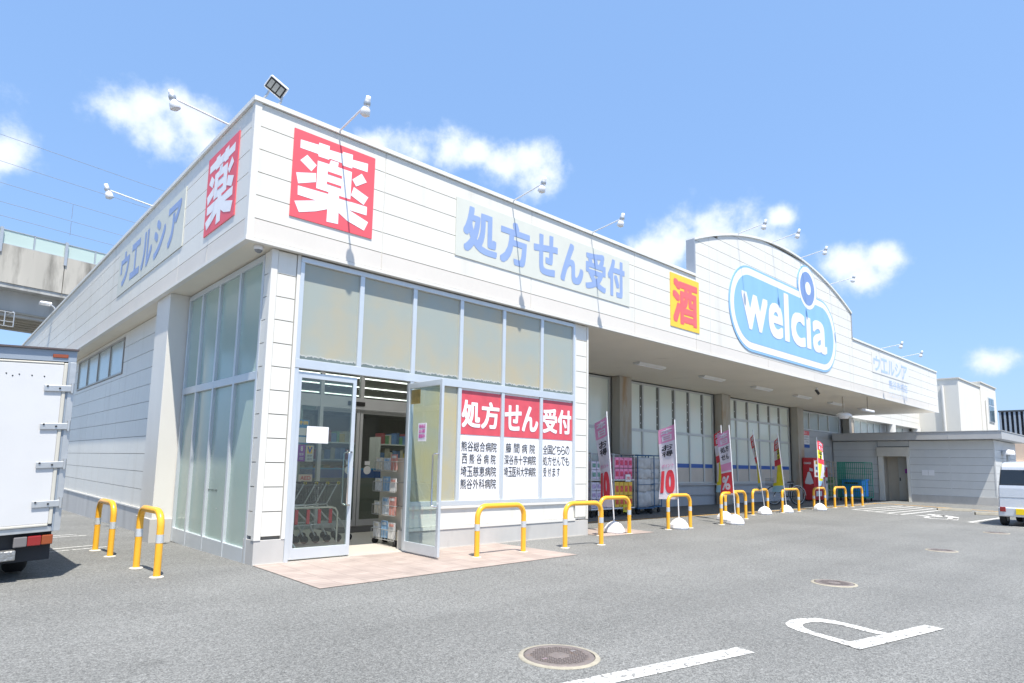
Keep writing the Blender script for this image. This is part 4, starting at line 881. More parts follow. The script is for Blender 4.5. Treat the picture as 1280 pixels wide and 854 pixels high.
# ---------------------------------------------------------------- banners
pinkf = mat('banner_pink', (.84,.36,.60), .7, var=.03); bwhite = mat('banner_white', (.80,.77,.86), .7, var=.03); redf = mat('banner_red', (.80,.06,.09), .7); yelf = mat('banner_yellow', (.82,.76,.03), .7); blkf = mat('banner_black', (.02,.02,.03), .7); bluf = mat('banner_light_blue', (.35,.62,.80), .7)
def banner(base, top, ang, style, lab, zb=.72, w=.46, twist=0., wob=.04, mir=True):
    bx, by = base; B = Vector((bx,by,.20)); Tp = Vector(top)
    t = thing('promo_banner', (bx,by,0), lab, 'banner', 'promotional banners along the canopy')
    MB().lathe([(.20,.0),(.215,.03),(.20,.09),(.14,.17),(.07,.215),(.03,.23),(0,.23)], (bx,by,0), n=8, smooth=False).build('water_base', plast, t, .012, 2)
    MB().tube([B, Tp], .013, 8).build('pole', plast, t)
    D = Vector((cos(ang), sin(ang), 0)); ztop = Tp.z-.10
    def cl(u, v, e=0):                       # u along the width, v from bottom 0 to top 1
        z = zb+(ztop-zb)*v; k = (z-B.z)/(Tp.z-B.z); a = ang+twist*(1-v)
        p = B.lerp(Tp, k); dd = Vector((cos(a), sin(a), 0)); nn = Vector((-sin(a), cos(a), 0))
        return p+dd*(.02+u*w)+nn*(wob*sin(u*3.0+v*5)*u+e)+Vector((0,0,-.10*u*(v)-.02*u))
    M_ = []; 
    c = MB(); nu, nv = 8, 34; vs = [cl(i/nu, j/nv) for j in range(nv+1) for i in range(nu+1)]
    if style == 'pink': bands = [(0,.42,1),(.42,.50,1),(.50,.57,1),(.57,.80,1),(.80,1.01,0)]; mats = [pinkf, bwhite]
    elif style == 'drop': bands = [(0,.03,1),(.03,.34,2),(.34,.38,1),(.38,.50,0),(.50,.80,1),(.80,1.01,0)]; mats = [pinkf, bwhite, redf]
    else: bands = [(0,.12,2),(.12,.5,1),(.5,.62,0),(.62,.80,1),(.80,1.01,0)]; mats = [redf, yelf, bluf]
    for j in range(nv):
        mi = [b_[2] for b_ in bands if b_[0] <= (j+.5)/nv < b_[1]][0]
        for i in range(nu):
            m2 = mi
            if style == 'yel' and mi == 1 and (i/nu) > .55 and (j/nv) > .15: m2 = 3
            o_ = j*(nu+1)+i; c.add([vs[o_],vs[o_+1],vs[o_+nu+2],vs[o_+nu+1]], [(0,1,2,3)], m2, True)
    if style == 'yel': mats = mats+[bwhite]
    c.build('cloth', mats, t)
    mm = (lambda a: 1-a) if mir else (lambda a: a)
    def pr_(s, u0, u1, v0, v1, m_, nm, bold=.02):
        for e in (.004, -.004):
            q_ = MB(); addtext(q_, s, lambda a, b: cl(u0+(u1-u0)*mm(a), v0+(v1-v0)*b, e), 0, bold)
            q_.build(nm, m_, t)
    if style == 'pink':
        pr_('本', .15,.85,.905,.985, bwhite,'lettering',.04); pr_('日', .2,.8,.815,.89, bwhite,'lettering',.04); pr_('お', .15,.85,.68,.76, blkf,'lettering'); pr_('得', .15,.85,.59,.67, blkf,'lettering'); pr_('10', .08,.92,.08,.40, redf,'lettering',.05); pr_('ポイント', .1,.9,.44,.49, pinkf,'lettering')
    elif style == 'drop':
        pr_('本', .15,.85,.905,.985, bwhite,'lettering',.04); pr_('日', .2,.8,.815,.89, bwhite,'lettering',.04); pr_('処方', .12,.88,.68,.77, blkf,'lettering'); pr_('せん', .12,.88,.56,.65, blkf,'lettering'); pr_('%', .15,.85,.08,.30, bwhite,'lettering',.03)
    else:
        pr_('本', .15,.85,.905,.985, bwhite,'lettering',.04); pr_('日', .2,.8,.815,.89, bwhite,'lettering',.04); pr_('は', .15,.6,.70,.79, blkf,'lettering',.04); pr_('!', .3,.5,.60,.68, blkf,'lettering',.04)
banner((7.10,-.05),(6.86,-.05,2.38),radians(66),'pink','pink and white banner nearest the entrance block, by the product trolleys',.50,.44,.1)
banner((9.02,-.30),(8.98,-.25,2.34),radians(74),'pink','pink and white banner with a big red mirrored 10',.62,.47,.25)
banner((11.25,-.42),(11.05,-.42,2.33),radians(62),'drop','pink and white banner with red round emblem, in front of the doubled bases',.68,.42,.15)
banner((12.1,.30),(12.0,.30,2.40),radians(46),'yel','red and yellow banner hidden behind the pink one at the doubled bases',.70,.46,.1)
banner((15.2,.72),(14.35,.60,2.42),radians(32),'yel','red and yellow banner on a strongly leaning pole',.72,.42,.12)
banner((16.65,.72),(16.05,.65,2.40),radians(30),'yel','red and yellow banner widening at its foot, before the bicycle',.62,.60,.50)
banner((18.95,.62),(18.85,.6,2.40),radians(-12),'yel','red and yellow banner hanging right of its pole by the vending machine',.80,.40,.40,.05,False)

# ---------------------------------------------------------------- goods under the canopy
def caster(mb, x, y): mb.lathe([(0,-.02),(.06,-.02),(.06,.02),(0,.02)], (x,y,.06), (0,1,0), 12); mb.box(x-.015,x+.015,y-.028,y+.028,.06,.15)
def trolley(x0, x1, lab, fill):
    y0, y1 = 2.45, 2.95; t = thing('product_trolley', ((x0+x1)/2, 2.7, 0), lab, 'trolley')
    b = MB(); b.box(x0, x1, y0, y1, .19, .225)
    b.build('base_board', plast, t)
    b = MB(); b.box(x0, x1, y0, y1, .93, .955); b.build('shelf', plast, t)
    b = MB()
    for x in (x0, x1):
        for y in (y0, y1): b.tube([(x,y,.2),(x,y,1.62)], .014, 6)
        b.tube([(x,y0,1.62),(x,y1,1.62)], .014, 6)
        for i in range(1,8): b.tube([(x,y0,.2+i*.19),(x,y1,.2+i*.19)], .005, 4)
    b.tube([(x0,y1,1.62),(x1,y1,1.62)], .014, 6)
    for i in range(1,14): b.tube([(x0+(x1-x0)*i/14,y1,.22),(x0+(x1-x0)*i/14,y1,1.62)], .005, 4)
    b.build('wire_frame', galv, t)
    b = MB(); [caster(b, x, y) for x in (x0+.1, x1-.1) for y in (y0+.06, y1-.06)]; b.build('casters', rub, t)
    return t
trolley(9.42, 10.32, 'wire goods trolley with white packs standing beside the right post', 0)
trolley(10.36, 11.26, 'wire goods trolley with pink and red packs, right of the white-pack one', 1)
def packs(x0, x1, zs, m_, lab, grp, lay):
    n = lay; w = (x1-x0)/n
    for z0, h in zs:
        for i in range(n):
            o = MB().box(x0+w*i+.01, x0+w*(i+1)-.01, 2.47, 2.88, z0, z0+h-.01)
            a = x0+w*i+.04; b_ = x0+w*(i+1)-.04
            oo = o.build('goods_pack', m_[0], None, .012); tag(oo, lab, 'goods pack', grp)
            MB().box(a, b_, 2.462, 2.469, z0+h*.25, z0+h*.7).build('pack_print', m_[1], oo, local=True)
packs(9.46, 10.28, [(.235,.22),(.455,.22),(.675,.22)], (whpk, mat('print_lilac',(.45,.35,.55),.5,var=.5,scale=25)), 'white wrapped pack on the lower deck of the left goods trolley', 'white packs on the lower deck', 4)
packs(9.46, 10.28, [(.965,.24),(1.205,.22)], (whpk, mat('print_green',(.15,.30,.25),.5,var=.5,scale=25)), 'white wrapped pack on the upper shelf of the left goods trolley', 'white packs on the upper shelf', 4)
packs(10.42, 11.20, [(.965,.29),(1.26,.29)], (pinkm, mat('print_pink_red',(.62,.05,.12),.5,var=.5,scale=25)), 'pink wrapped pack on the upper shelf of the right goods trolley', 'pink packs on the upper shelf', 4)
packs(10.42, 11.20, [(.235,.30),(.54,.36)], (yelpk, redpk), 'yellow and red pack on the lower deck of the right goods trolley', 'yellow and red packs on the lower deck', 4)
for x, z, m_, lab in ((9.9,.83,price,'yellow price card on the left goods trolley'),(10.95,.90,plast,'white price card on the shelf of the right goods trolley'),(10.85,.10,price,'yellow price card at the foot of the right goods trolley')):
    t = thing('price_card', (x,2.44,z), lab, 'price card'); MB().box(x-.11,x+.11,2.435,2.443,z,z+.19).build('card', m_, t)
    q = MB(); addtext(q, '398', rect(x-.07,x+.07,z+.05,z+.13,2.433),0,.02); q.build('lettering', rds, t)
def cage(x0, x1, y0, y1, h, m_, lab, z0=.18, gx=.055, gh=6, front=True, rr=.005):
    t = thing('roll_cage', ((x0+x1)/2,(y0+y1)/2,0), lab, 'roll cage')
    b = MB()
    for x in (x0,x1):
        for y in (y0,y1): b.tube([(x,y,.15),(x,y,h)], .016, 6)
        b.tube([(x,y0,h),(x,y1,h)], .016, 6); b.tube([(x,y0,z0),(x,y1,z0)], .016, 6)
        for i in range(1,gh): b.tube([(x,y0,z0+(h-z0)*i/gh),(x,y1,z0+(h-z0)*i/gh)], rr, 4)
        n = int((y1-y0)/gx)
        for i in range(1,n): b.tube([(x,y0+(y1-y0)*i/n,z0),(x,y0+(y1-y0)*i/n,h)], rr, 4)
    b.tube([(x0,y1,h),(x1,y1,h)], .016, 6); b.tube([(x0,y0,h),(x1,y0,h)], .016, 6) if front else None
    n = int((x1-x0)/gx)
    for i in range(1,n): b.tube([(x0+(x1-x0)*i/n,y1,z0),(x0+(x1-x0)*i/n,y1,h)], rr, 4)
    for z in (h*.5,): b.tube([(x0,y0,z),(x1,y0,z)], .008, 4)
    b.build('cage_frame', m_, t); MB().box(x0,x1,y0,y1,.15,.18).build('base_board', m_, t)
    b = MB(); [caster(b, x, y) for x in (x0+.08, x1-.08) for y in (y0+.06, y1-.06)]; b.build('casters', rub, t)
    return t
cage(11.48,12.26,2.5,3.05,1.62,bluem,'blue framed roll cage full of grey wrapped bundles, nearer one', gx=.35, gh=3)
cage(12.36,13.0,2.75,3.3,1.63,bluem,'blue framed roll cage of grey bundles behind the second banner', gx=.35, gh=3)
def bundle(x0, x1, y0, y1, z0, z1, lab):
    bm = bmesh.new(); bmesh.ops.create_cube(bm, size=1); bmesh.ops.subdivide_edges(bm, edges=bm.edges, cuts=5, use_grid_fill=True)
    rnd = random.Random(int(x0*100+z0*17))
    me = bpy.data.meshes.new('bundle')
    for v in bm.verts:
        p = v.co.copy(); l = max(abs(p.x),abs(p.y),abs(p.z)); q = p.normalized()*.62; p = p.lerp(q, .22)
        v.co = Vector((p.x*(x1-x0)*.98+rnd.uniform(-.02,.02), p.y*(y1-y0)+rnd.uniform(-.02,.02), p.z*(z1-z0)*1.02+rnd.uniform(-.012,.012)))
    bm.to_mesh(me); bm.free()
    for p in me.polygons: p.use_smooth = True
    me.materials.append(bagm); o = bpy.data.objects.new('wrapped_bundle', me); COL.objects.link(o); o.location = ((x0+x1)/2,(y0+y1)/2,(z0+z1)/2)
    tag(o, lab, 'bundle')
for x0, x1, y0, y1, w in ((11.52,12.22,2.53,3.02,'nearer blue roll cage'),(12.40,12.96,2.78,3.27,'blue roll cage behind the second banner')):
    for k, (z0, z1) in enumerate(((.19,.62),(.60,.98),(.96,1.26),(1.24,1.56))):
        bundle(x0, x1, y0, y1, z0, z1, 'grey wrapped bundle, %s in the %s' % (['lowest','second lowest','second highest','topmost'][k], w))
# green cage, blue box, beige cage
cage(27.1,28.05,1.85,2.95,1.68,greenm,'tall green roll cage holding a blue box by the annex', gx=.075, rr=.011)
t = thing('storage_box', (27.4,2.4,.18), 'large blue plastic box inside the green cage', 'box'); MB().box(27.2,27.95,2.0,2.82,.2,.90).build('box_body', bluec, t, .02); MB().box(27.16,28.0,1.96,2.86,.90,.95).build('rim', bluec, t, .01); MB().box(27.155,27.19,2.15,2.7,.74,.82).build('handle_slot', blackp, t)
cage(26.75,27.05,3.0,3.5,1.68,mat('beige_cage_paint',(.52,.48,.38),.5),'beige roll cage with green crates between vending machine and green cage', gx=.12, rr=.014)
for k in range(3):
    t = thing('stacked_crate', (26.9,3.25,.2+.28*k), '%s green crate in the beige roll cage' % ['bottom','middle','top'][k], 'crate')
    b = MB(); x0,x1,y0,y1,z = 26.78,27.02,3.04,3.46,.2+.28*k
    b.box(x0,x1,y0,y1,z,z+.02); b.box(x0,x0+.015,y0,y1,z+.02,z+.25); b.box(x1-.015,x1,y0,y1,z+.02,z+.25); b.box(x0+.015,x1-.015,y0,y0+.015,z+.02,z+.25); b.box(x0+.015,x1-.015,y1-.015,y1,z+.02,z+.25); b.build('crate_body', greenc, t)
    MB().box(x0-.012,x0-.002,y0,y1,z+.2,z+.255).build('rim', greenc, t)
# vending machine
t = thing('vending_machine', (25.7,3.5,0), 'red drinks vending machine with white bear drawing on its side', 'vending machine')
MB().box(25.15,26.35,3.20,3.66,.04,1.84).build('cabinet', vred, t, .015); b = MB(); [b.box(x,x+.06,y,y+.06,0,.04) for x in (25.2,26.25) for y in (3.24,3.56)]; b.build('feet', blackp, t)
MB().box(25.22,26.28,3.188,3.199,1.02,1.72).build('display_window', mat('lit_display',(.5,.55,.55),.1,emit=(.8,.9,.9,.25)), t)
for i in range(10):
    for j in range(3): MB().tube([(25.32+.1*i,3.15,1.08+.24*j),(25.32+.1*i,3.15,1.22+.24*j)], .03, 8).build('sample_bottle', [redpk,bluec,yelpk][(i+j)%3], t)
MB().box(25.3,25.9,3.185,3.199,.2,.42).build('dispense_flap', plast, t); MB().box(26.0,26.22,3.185,3.199,.5,.95).build('coin_panel', plast, t)
b = MB(); b.lathe([(0,0),(.17,.02),(.20,.12),(.13,.36),(.07,.50)], (25.149,3.42,.72), (0,0,1), 16); 
poly = []
bear = MB(); xs0 = 25.145
bear.prism([(xs0,3.56,.72),(xs0,3.58,.80),(xs0,3.50,1.05),(xs0,3.45,1.22),(xs0,3.38,1.24),(xs0,3.33,1.16),(xs0,3.30,1.02),(xs0,3.24,.84),(xs0,3.23,.74),(xs0,3.36,.70)], (.004,0,0)); bear.prism([(xs0,3.38,1.28),(xs0,3.24,1.25),(xs0,3.23,1.37),(xs0,3.37,1.41)], (.004,0,0)); bear.build('side_drawing', plast, t)
q = MB(); addtext(q, 'CHARGE', lambda a, b: (25.146, 3.60-.30*a, 1.56+.09*b), 0, .03); q.build('side_lettering', plast, t)
# waste bin panel beside it
t = thing('recycling_bin', (26.6,3.35,0), 'white and red recycling bin beside the vending machine', 'bin'); MB().box(26.42,26.68,3.22,3.62,0,1.55).build('bin_body', plast, t, .02); MB().box(26.425,26.675,3.21,3.219,1.0,1.45).build('red_panel', vred, t); MB().box(26.40,26.419,3.3,3.55,.9,1.4).build('side_label', vred, t)
MB().lathe([(.07,0),(0,0)], (26.55,3.205,.8), (0,-1,0), 14).build('bin_opening', blackp, t)

# ---------------------------------------------------------------- bicycle
bk = thing('bicycle', (20.65,2.45,0), 'black city bicycle parked against the wall beside the vending machine', 'bicycle', rz=math.atan2(-.5,1.05))
def wheel(x, nm):
    b = MB(); R_ = .335; n = 32
    b.tube([(x+R_*cos(2*pi*i/n),0,R_+.02+R_*sin(2*pi*i/n)) for i in range(n+1)], .019, 6, caps=False); w_ = b.build(nm, rub, bk, local=True)
    b = MB(); b.tube([(x+(R_-.03)*cos(2*pi*i/n),0,R_+.02+(R_-.03)*sin(2*pi*i/n)) for i in range(n+1)], .009, 5, caps=False)
    for i in range(18): a = 2*pi*i/18; b.tube([(x,0,R_+.02),(x+(R_-.03)*cos(a),0,R_+.02+(R_-.03)*sin(a))], .0025, 3)
    b.tube([(x,-.04,R_+.02),(x,.04,R_+.02)], .02, 8); b.build('rim', steel, w_, local=True)
wheel(-.55,'front_wheel'); wheel(.52,'rear_wheel')
b = MB(); bb = (.08,0,.30); hd_ = (-.38,0,.78)
b.tube([(-.38,0,.80),(-.46,0,.50),(-.55,0,.355)], .014, 6); b.tube([hd_,(-.15,0,.42),bb], .018, 8); b.tube([(-.40,0,.66),(-.2,0,.36),bb], .014, 8); b.tube([bb,(.20,0,.80)], .015, 8); b.tube([bb,(.52,.05,.355)], .01, 6); b.tube([(.16,0,.64),(.52,.05,.355)], .009, 6); b.tube([bb,(.52,-.05,.355)], .01, 6)
b.build('frame', blackp, bk, local=True)
MB().tube([(-.25,-.26,.96),(-.36,-.2,1.0),(-.38,0,.96),(-.36,.2,1.0),(-.25,.26,.96)], .011, 6).tube([(-.38,0,.78),(-.38,0,.97)], .012, 6).build('handlebar', steel, bk, local=True)
MB().prism([(.08,-.02,.86),(.08,.02,.86),(.30,.10,.88),(.34,0,.88),(.30,-.10,.88)], (0,0,-.05)).build('saddle', blackp, bk, .012, local=True)
MB().tube([(.9-.02,0,.36),(.83,0,.56),(.65,0,.70),(.45,0,.72),(.28,0,.64)], .018, 6).build('mudguard', galv, bk, local=True)
MB().lathe([(.10,-.01),(.10,.01)], (.08,.04,.30), (0,1,0), 16).build('chain_guard', blackp, bk, local=True); MB().tube([(.08,-.10,.14),(.08,0,.30),(.08,.10,.46)], .01, 5).build('crank', steel, bk, local=True)
b = MB()
for z in (.72,.80,.88,.96): b.tube([(-.78,-.15,z),(-.48,-.15,z),(-.48,.15,z),(-.78,.15,z),(-.78,-.15,z)], .005, 4)
for i in range(7):
    for y in (-.15,.15): b.tube([(-.78+.05*i,y,.72),(-.78+.05*i,y,.96)], .004, 4)
b.build('basket', blackp, bk, local=True)

# ---------------------------------------------------------------- shopping carts
cart_labels = ['shopping cart at the right end of the nested row','second shopping cart from the right end of the row','third shopping cart from the right end of the row','middle shopping cart of the nested row','third shopping cart from the left end of the row','second shopping cart from the left end of the row','shopping cart at the left end of the nested row']
ct0 = None
for k in range(7):
    x = 1.72-.19*k
    if ct0 is None:
        ct0 = thing('shopping_cart', (x,1.75,.012), cart_labels[0], 'shopping cart', 'shopping carts nested in the lobby')
        b = MB()
        for y in (-.24,.24):
            b.tube([(.18,y,.93),(.0,y,.60),(.14,y,.45),(.30,y,.30),(.42,y,.08)], .012, 6); b.tube([(.0,y,.60),(-.55,y,.58)], .009, 6); b.tube([(-.45,y*.7,.08),(-.30,y*.8,.28),(.30,y,.28)], .010, 6)
        b.build('chassis', galv, ct0, local=True)
        b = MB()
        for y in (-.24,.24):
            b.tube([(.17,y,.90),(-.56,y*.8,.84)], .008, 5)
            for i in range(12): b.tube([(.12-.055*i,y*(1-.015*i),.89-.004*i),(.10-.052*i,y*.88,.62)], .0055, 4)
            for z in (.68,.75,.82): b.tube([(.11,y,z),(-.52,y*.8,z)], .004, 4)
        for i in range(8): b.tube([(-.55,-.2+.057*i,.84),(-.5,-.18+.052*i,.62)], .004, 4)
        for i in range(8): b.tube([(.10,-.22+.063*i,.62),(-.5,-.18+.052*i,.61)], .004, 4)
        b.build('basket', mat('cart_dark_wire',(.10,.11,.11),.4,.5), ct0, local=True)
        MB().tube([(.18,-.26,.93),(.18,.26,.93)], .016, 8).build('handle', blackp, ct0, local=True)
        MB().box(.05,.10,-.262,-.245,.30,.52).build('red_tag', mat('cart_red',(.75,.04,.06),.4), ct0, local=True)
        MB().lathe([(.02,-.02),(.02,.02),(0,.02)], (.18,-.27,.93), (0,1,0), 8).build('yellow_clip', price, ct0, local=True)
        for wx, wy in ((.42,-.24),(.42,.24),(-.45,-.17),(-.45,.17)): MB().lathe([(0,-.015),(.06,-.015),(.06,.015),(0,.015)], (wx,wy,.06), (0,1,0), 14).build('wheel', rub, ct0, local=True)
    else:
        n_ = copytree(ct0); n_.location = (x,1.75,.012); n_['label'] = cart_labels[k]
t = thing('cart_rail', (1.3,1.28,0), 'low steel hoop rail in front of the nested carts', 'rail'); MB().tube([(.55,1.28,.0),(.55,1.28,.50),(.60,1.28,.56),(.7,1.28,.58),(1.68,1.28,.58),(1.76,1.28,.56),(1.80,1.28,.50),(1.80,1.28,0)], .016, 8).build('rail_tube', mat('cream_steel',(.6,.57,.5),.3,.5), t)
# magazine rack
t = thing('magazine_rack', (2.42,.8,0), 'tall wheeled wire rack of free magazines just inside the open door', 'rack')
MB().box(2.45,2.60,.38,1.12,.10,1.36).build('back_panel', mat('rack_cream',(.66,.62,.52),.5), t, .01)
b = MB()
for z in (.25,.62,.98,1.30):
    b.tube([(2.30,.42,z),(2.30,1.08,z)], .007, 5); b.tube([(2.30,.42,z),(2.45,.42,z)], .007, 5); b.tube([(2.30,1.08,z),(2.45,1.08,z)], .007, 5); b.tube([(2.30,.42,z-.15),(2.30,1.08,z-.15)], .006, 5)
    for i in range(9): b.tube([(2.30,.42+.0825*i,z-.15),(2.30,.42+.0825*i,z)], .004, 4)
b.build('wire_pockets', galv, t); b = MB(); [b.lathe([(0,-.02),(.05,-.02),(.05,.02),(0,.02)], (x,y,.055), (0,1,0), 12) for x in (2.36,2.55) for y in (.45,1.05)]; b.build('casters', rub, t)
mg = [mat('magazine_%d' % i, c_, .35, var=.25, scale=20) for i, c_ in enumerate([(.66,.66,.66),(.25,.42,.62),(.68,.70,.72),(.62,.30,.26),(.55,.62,.68),(.68,.64,.54)])]
k = 0
for r_, z in enumerate((.12,.48,.84,1.17)):
    for i in range(3):
        y = .45+.22*i; o = thing('magazine', (2.36,y,z), '%s magazine in the %s row of the rack' % (['nearest','middle','farthest'][i], ['lowest','second lowest','third','top'][r_]), 'magazine')
        hh = random.uniform(.17,.28); MB().box(2.335+.01*(i%2),2.355+.01*(i%2),y+random.uniform(0,.03),y+.19,z,z+hh).build('cover', mg[(r_*3+i)%6], o)
        MB().box(2.331+.01*(i%2),2.334+.01*(i%2),y+.04,y+.16,z+hh-.06,z+hh-.02).build('title', mg[(r_*3+i+3)%6], o); k += 1

# ---------------------------------------------------------------- truck on the left
tk = thing('box_truck', (-2.8,.4,0), 'white box truck seen from behind at the left edge of the car park', 'truck')
XR, YT = -1.955, .36; XL = XR-1.75; ZB, ZT = .50, 2.44
def tz(x, z): return z+.055*(x-XR)          # the body leans on its springs
def tb(mb, x0, x1, y0, y1, z0, z1, mi=0):
    mb.add([(x0,y0,tz(x0,z0)),(x1,y0,tz(x1,z0)),(x1,y1,tz(x1,z0)),(x0,y1,tz(x0,z0)),(x0,y0,tz(x0,z1)),(x1,y0,tz(x1,z1)),(x1,y1,tz(x1,z1)),(x0,y1,tz(x0,z1))], [(3,2,1,0),(4,5,6,7),(0,1,5,4),(1,2,6,5),(2,3,7,6),(3,0,4,7)], mi); return mb
tb(MB(), XL+.02, XR-.02, YT+.06, YT+3.2, ZB+.02, ZT-.02).build('cargo_box', trw, tk)
b = MB(); tb(b, XL, XR, YT, YT+.10, ZT-.125, ZT); tb(b, XR-.075, XR, YT, YT+.10, ZB, ZT-.125); tb(b, XL, XL+.075, YT, YT+.10, ZB, ZT-.125); b.build('rear_frame', trg, tk, .004)
b = MB(); tb(b, XL+.076, XR-.076, YT-.004, YT+.10, ZB, ZB+.055); tb(b, XR-.055, XR+.002, YT-.006, YT-.001, ZB, ZT-.13); b.build('bottom_rail', galv, tk, .004)
b = MB(); tb(b, XL-.02, XR+.012, YT-.03, YT+.12, ZT, ZT+.018); b.build('roof_lip', mat('dark_edge',(.10,.08,.08),.5), tk)
dr = MB(); tb(dr, XL+.9, XR-.11, YT-.012, YT+.04, ZB+.085, ZT-.16); dro = dr.build('rear_door', trw, tk, .006)
dr = MB(); tb(dr, XL+.11, XL+.885, YT-.012, YT+.04, ZB+.085, ZT-.16); dr.build('rear_door', trw, tk, .006)
b = MB(); tb(b, XR-.11, XR-.076, YT-.02, YT+.03, ZB+.075, ZT-.14); tb(b, XL+.08, XR-.111, YT-.02, YT+.03, ZB+.056, ZB+.085); tb(b, XL+.08, XR-.111, YT-.016, YT+.03, ZT-.158, ZT-.135); b.build('door_seal', trc, tk, .008)
for z in (2.02, 1.61, 1.20, .79):
    h = MB(); tb(h, XR-.27, XR-.005, YT-.032, YT-.02, z-.035, z+.035); ho = h.build('hinge', galv, tk, .008)
    h = MB(); h.tube([(XR-.018,YT-.032,z-.05),(XR-.018,YT-.032,z+.06)], .014, 8); h.build('hinge_pin', galv, ho)
    for i in range(2): MB().lathe([(.010,0),(.010,.008),(0,.010)], (XR-.24+.11*i,YT-.032,z+.01-.016*(i%2)), (0,-1,0), 8).build('bolt', dark, ho)
h = MB(); [h.lathe([(.008,0),(0,.008)], (XR-.60+.045*i*1.2,YT-.012,2.13-.02*(i%2)), (0,-1,0), 8) for i in (0,1,2,4,6)]; h.build('rivets', dark, dro)
b = MB(); tb(b, XR-.22, XR-.08, YT-.012, YT-.002, ZT-.085, ZT-.045); b.build('marker_light', lampo, tk, .006)
b = MB(); tb(b, XL+.2, XR-.06, YT+.12, YT+3.0, .34, ZB-.01); tb(b, XL+.08, XR-.055, YT+.10, YT+.14, .20, ZB-.005); b.build('chassis', dark, tk)
b = MB(); tb(b, XL+.4, XR-.36, YT-.05, YT+.12, .24, .34); b.build('step_bumper', mat('tread_steel',(.35,.35,.34),.4,.7,bump=1.,bscale=40), tk, .01)
l_ = MB(); tb(l_, XR-.385, XR-.27, YT+.0, YT+.099, .36, .465); l_.build('reversing_light', lampw, tk, .01)
l_ = MB(); tb(l_, XR-.268, XR-.15, YT+.0, YT+.099, .362, .465); l_.build('brake_light', lampr, tk, .01)
l_ = MB(); tb(l_, XR-.148, XR-.05, YT+.0, YT+.099, .365, .465); l_.build('indicator_light', lampo, tk, .01)
for wx in (XR-.42, XL+.18):
    for wy in (YT+.75, YT+3.6):
        w_ = MB().lathe([(.19,-.10),(.30,-.10),(.335,-.07),(.335,.07),(.30,.10),(.19,.10)], (wx+.13,wy,.33), (1,0,0), 28).build('wheel', rub, tk)
        MB().lathe([(0,-.04),(.1,-.04),(.12,-.09),(.19,-.09),(.19,.09),(.12,.06),(0,.06)], (wx+.13,wy,.33), (1,0,0), 20).build('rim', galv, w_)
b = MB(); b.prism([(XL+.15,YT+3.3,.35),(XL+.15,YT+4.75,.35),(XL+.15,YT+4.8,.95),(XL+.15,YT+4.45,1.75),(XL+.15,YT+3.3,1.8)], (1.5,0,0)); b.build('cab', trw, tk, .05, 3)
MB().box(XL+.14,XL+1.66,YT+3.6,YT+4.3,1.1,1.6).build('cab_window', dglass, tk)

# ---------------------------------------------------------------- van on the right
vn = thing('parked_van', (17.3,-5.05,0), 'silver compact van with yellow plate parked at the right edge', 'van')
y0, y1 = -4.34, -5.64; hv = 1.63
b = MB(); prof = [(17.36,.26),(17.33,.45),(17.35,.95),(17.47,1.50),(17.60,1.60),(18.4,1.64),(19.3,1.60),(19.75,1.48),(20.12,.98),(20.22,.80),(20.24,.30),(20.1,.24)]
n = len(prof); ns = 5
vs = []
for k, yy in enumerate([y0, y0-.06, (y0+y1)/2, y1+.06, y1]):
    for x, z in prof:
        ins = .0
        tz_ = max(0, z-.85)/.8
        yv = yy
        if k in (0, 4): sgn = -1 if k == 0 else 1; yv = yy+sgn*(.02+.10*tz_)
        if k in (1, 3): sgn = -1 if k == 1 else 1; yv = yy+sgn*.10*tz_
        sc = .985 if k in (0,4) else 1
        xx = 18.8+(x-18.8)*sc; zz = z if k not in (0,4) else min(z, z-.02*tz_)
        vs.append((xx, yv, zz))
fs = [(k*n+i,k*n+(i+1)%n,(k+1)*n+(i+1)%n,(k+1)*n+i) for k in range(4) for i in range(n)]+[tuple(range(n)),tuple(range(4*n,5*n))[::-1]]
b.add(vs, fs); b.build('body', silver, vn, .03, 3)
def vr(z): return 17.35+(max(0,z-.95)*.22 if z > .95 else 0)
b = MB(); za, zb_ = 1.02, 1.42
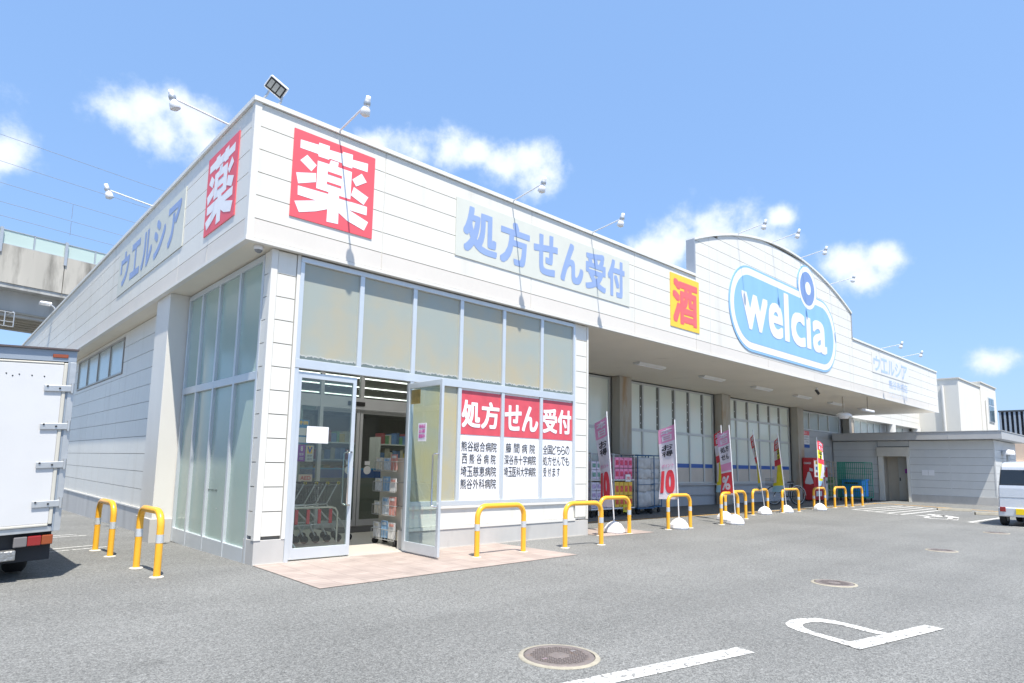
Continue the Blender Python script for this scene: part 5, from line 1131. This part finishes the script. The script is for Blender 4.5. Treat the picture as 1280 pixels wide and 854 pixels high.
b.add([(vr(za)-.006,y0-.07,za),(vr(zb_)-.006,y0-.10,zb_),(vr(zb_)-.006,y1+.10,zb_),(vr(za)-.006,y1+.07,za),(vr(za)+.03,y0-.07,za),(vr(zb_)+.03,y0-.10,zb_),(vr(zb_)+.03,y1+.10,zb_),(vr(za)+.03,y1+.07,za)], [(0,1,2,3),(7,6,5,4),(0,4,5,1),(1,5,6,2),(2,6,7,3),(3,7,4,0)]); b.build('rear_window', dglass, vn, .02, 3)
MB().box(17.29,17.36,y0-.02,y1+.02,.24,.47).build('rear_bumper', silver, vn, .03, 3)
for yy in (y0-.06, y1+.18): MB().box(17.275,17.30,yy-.12,yy,.36,.48).build('tail_light', lampr, vn, .01)
MB().box(17.26,17.288,-4.72,-5.02,.30,.45).build('number_plate', plt, vn, .006)
MB().box(17.40,17.44,-4.95,-5.19,1.50,1.53).build('high_brake_light', lampr, vn, .005)
MB().tube([(17.36,-5.0,.80),(17.32,-5.02,.80),(17.32,-5.2,.80),(17.36,-5.22,.80)], .014, 6).build('tailgate_handle', silver, vn)
MB().tube([(17.37,-4.98,1.05),(17.38,-4.6,1.08)], .008, 5).build('rear_wiper', blackp, vn)
MB().box(17.335,17.36,y0-.03,y1+.03,.715,.725).build('tailgate_crease', mat('panel_gap',(.25,.26,.27),.5), vn)
for wx in (17.68, 19.75):
    for wy in (y0-.14, y1+.02):
        w_ = MB().lathe([(.15,-.07),(.23,-.07),(.245,-.05),(.245,.05),(.23,.07),(.15,.07)], (wx,wy+.06,.245), (0,1,0), 28).build('wheel', rub, vn)
        MB().lathe([(0,-.03),(.15,-.065),(.15,.065),(0,.05)], (wx,wy+.06,.245), (0,1,0), 16).build('hubcap', galv, w_)
for sy, yy in ((1,y0-.012),(-1,y1+.012)):
    for xa, xb in ((17.62,18.45),(18.52,19.35)):
        b = MB(); b.prism([(xa,yy+sy*-.04,1.02),(xb,yy+sy*-.04,1.02),(xb-.04,yy-sy*.085,1.44),(xa+.05,yy-sy*.085,1.44)], (0,sy*.025,0)); b.build('side_window', dglass, vn)

for o in SC.objects:
    if o.type == 'MESH' and not o.data.polygons: print('EMPTY', o.name)
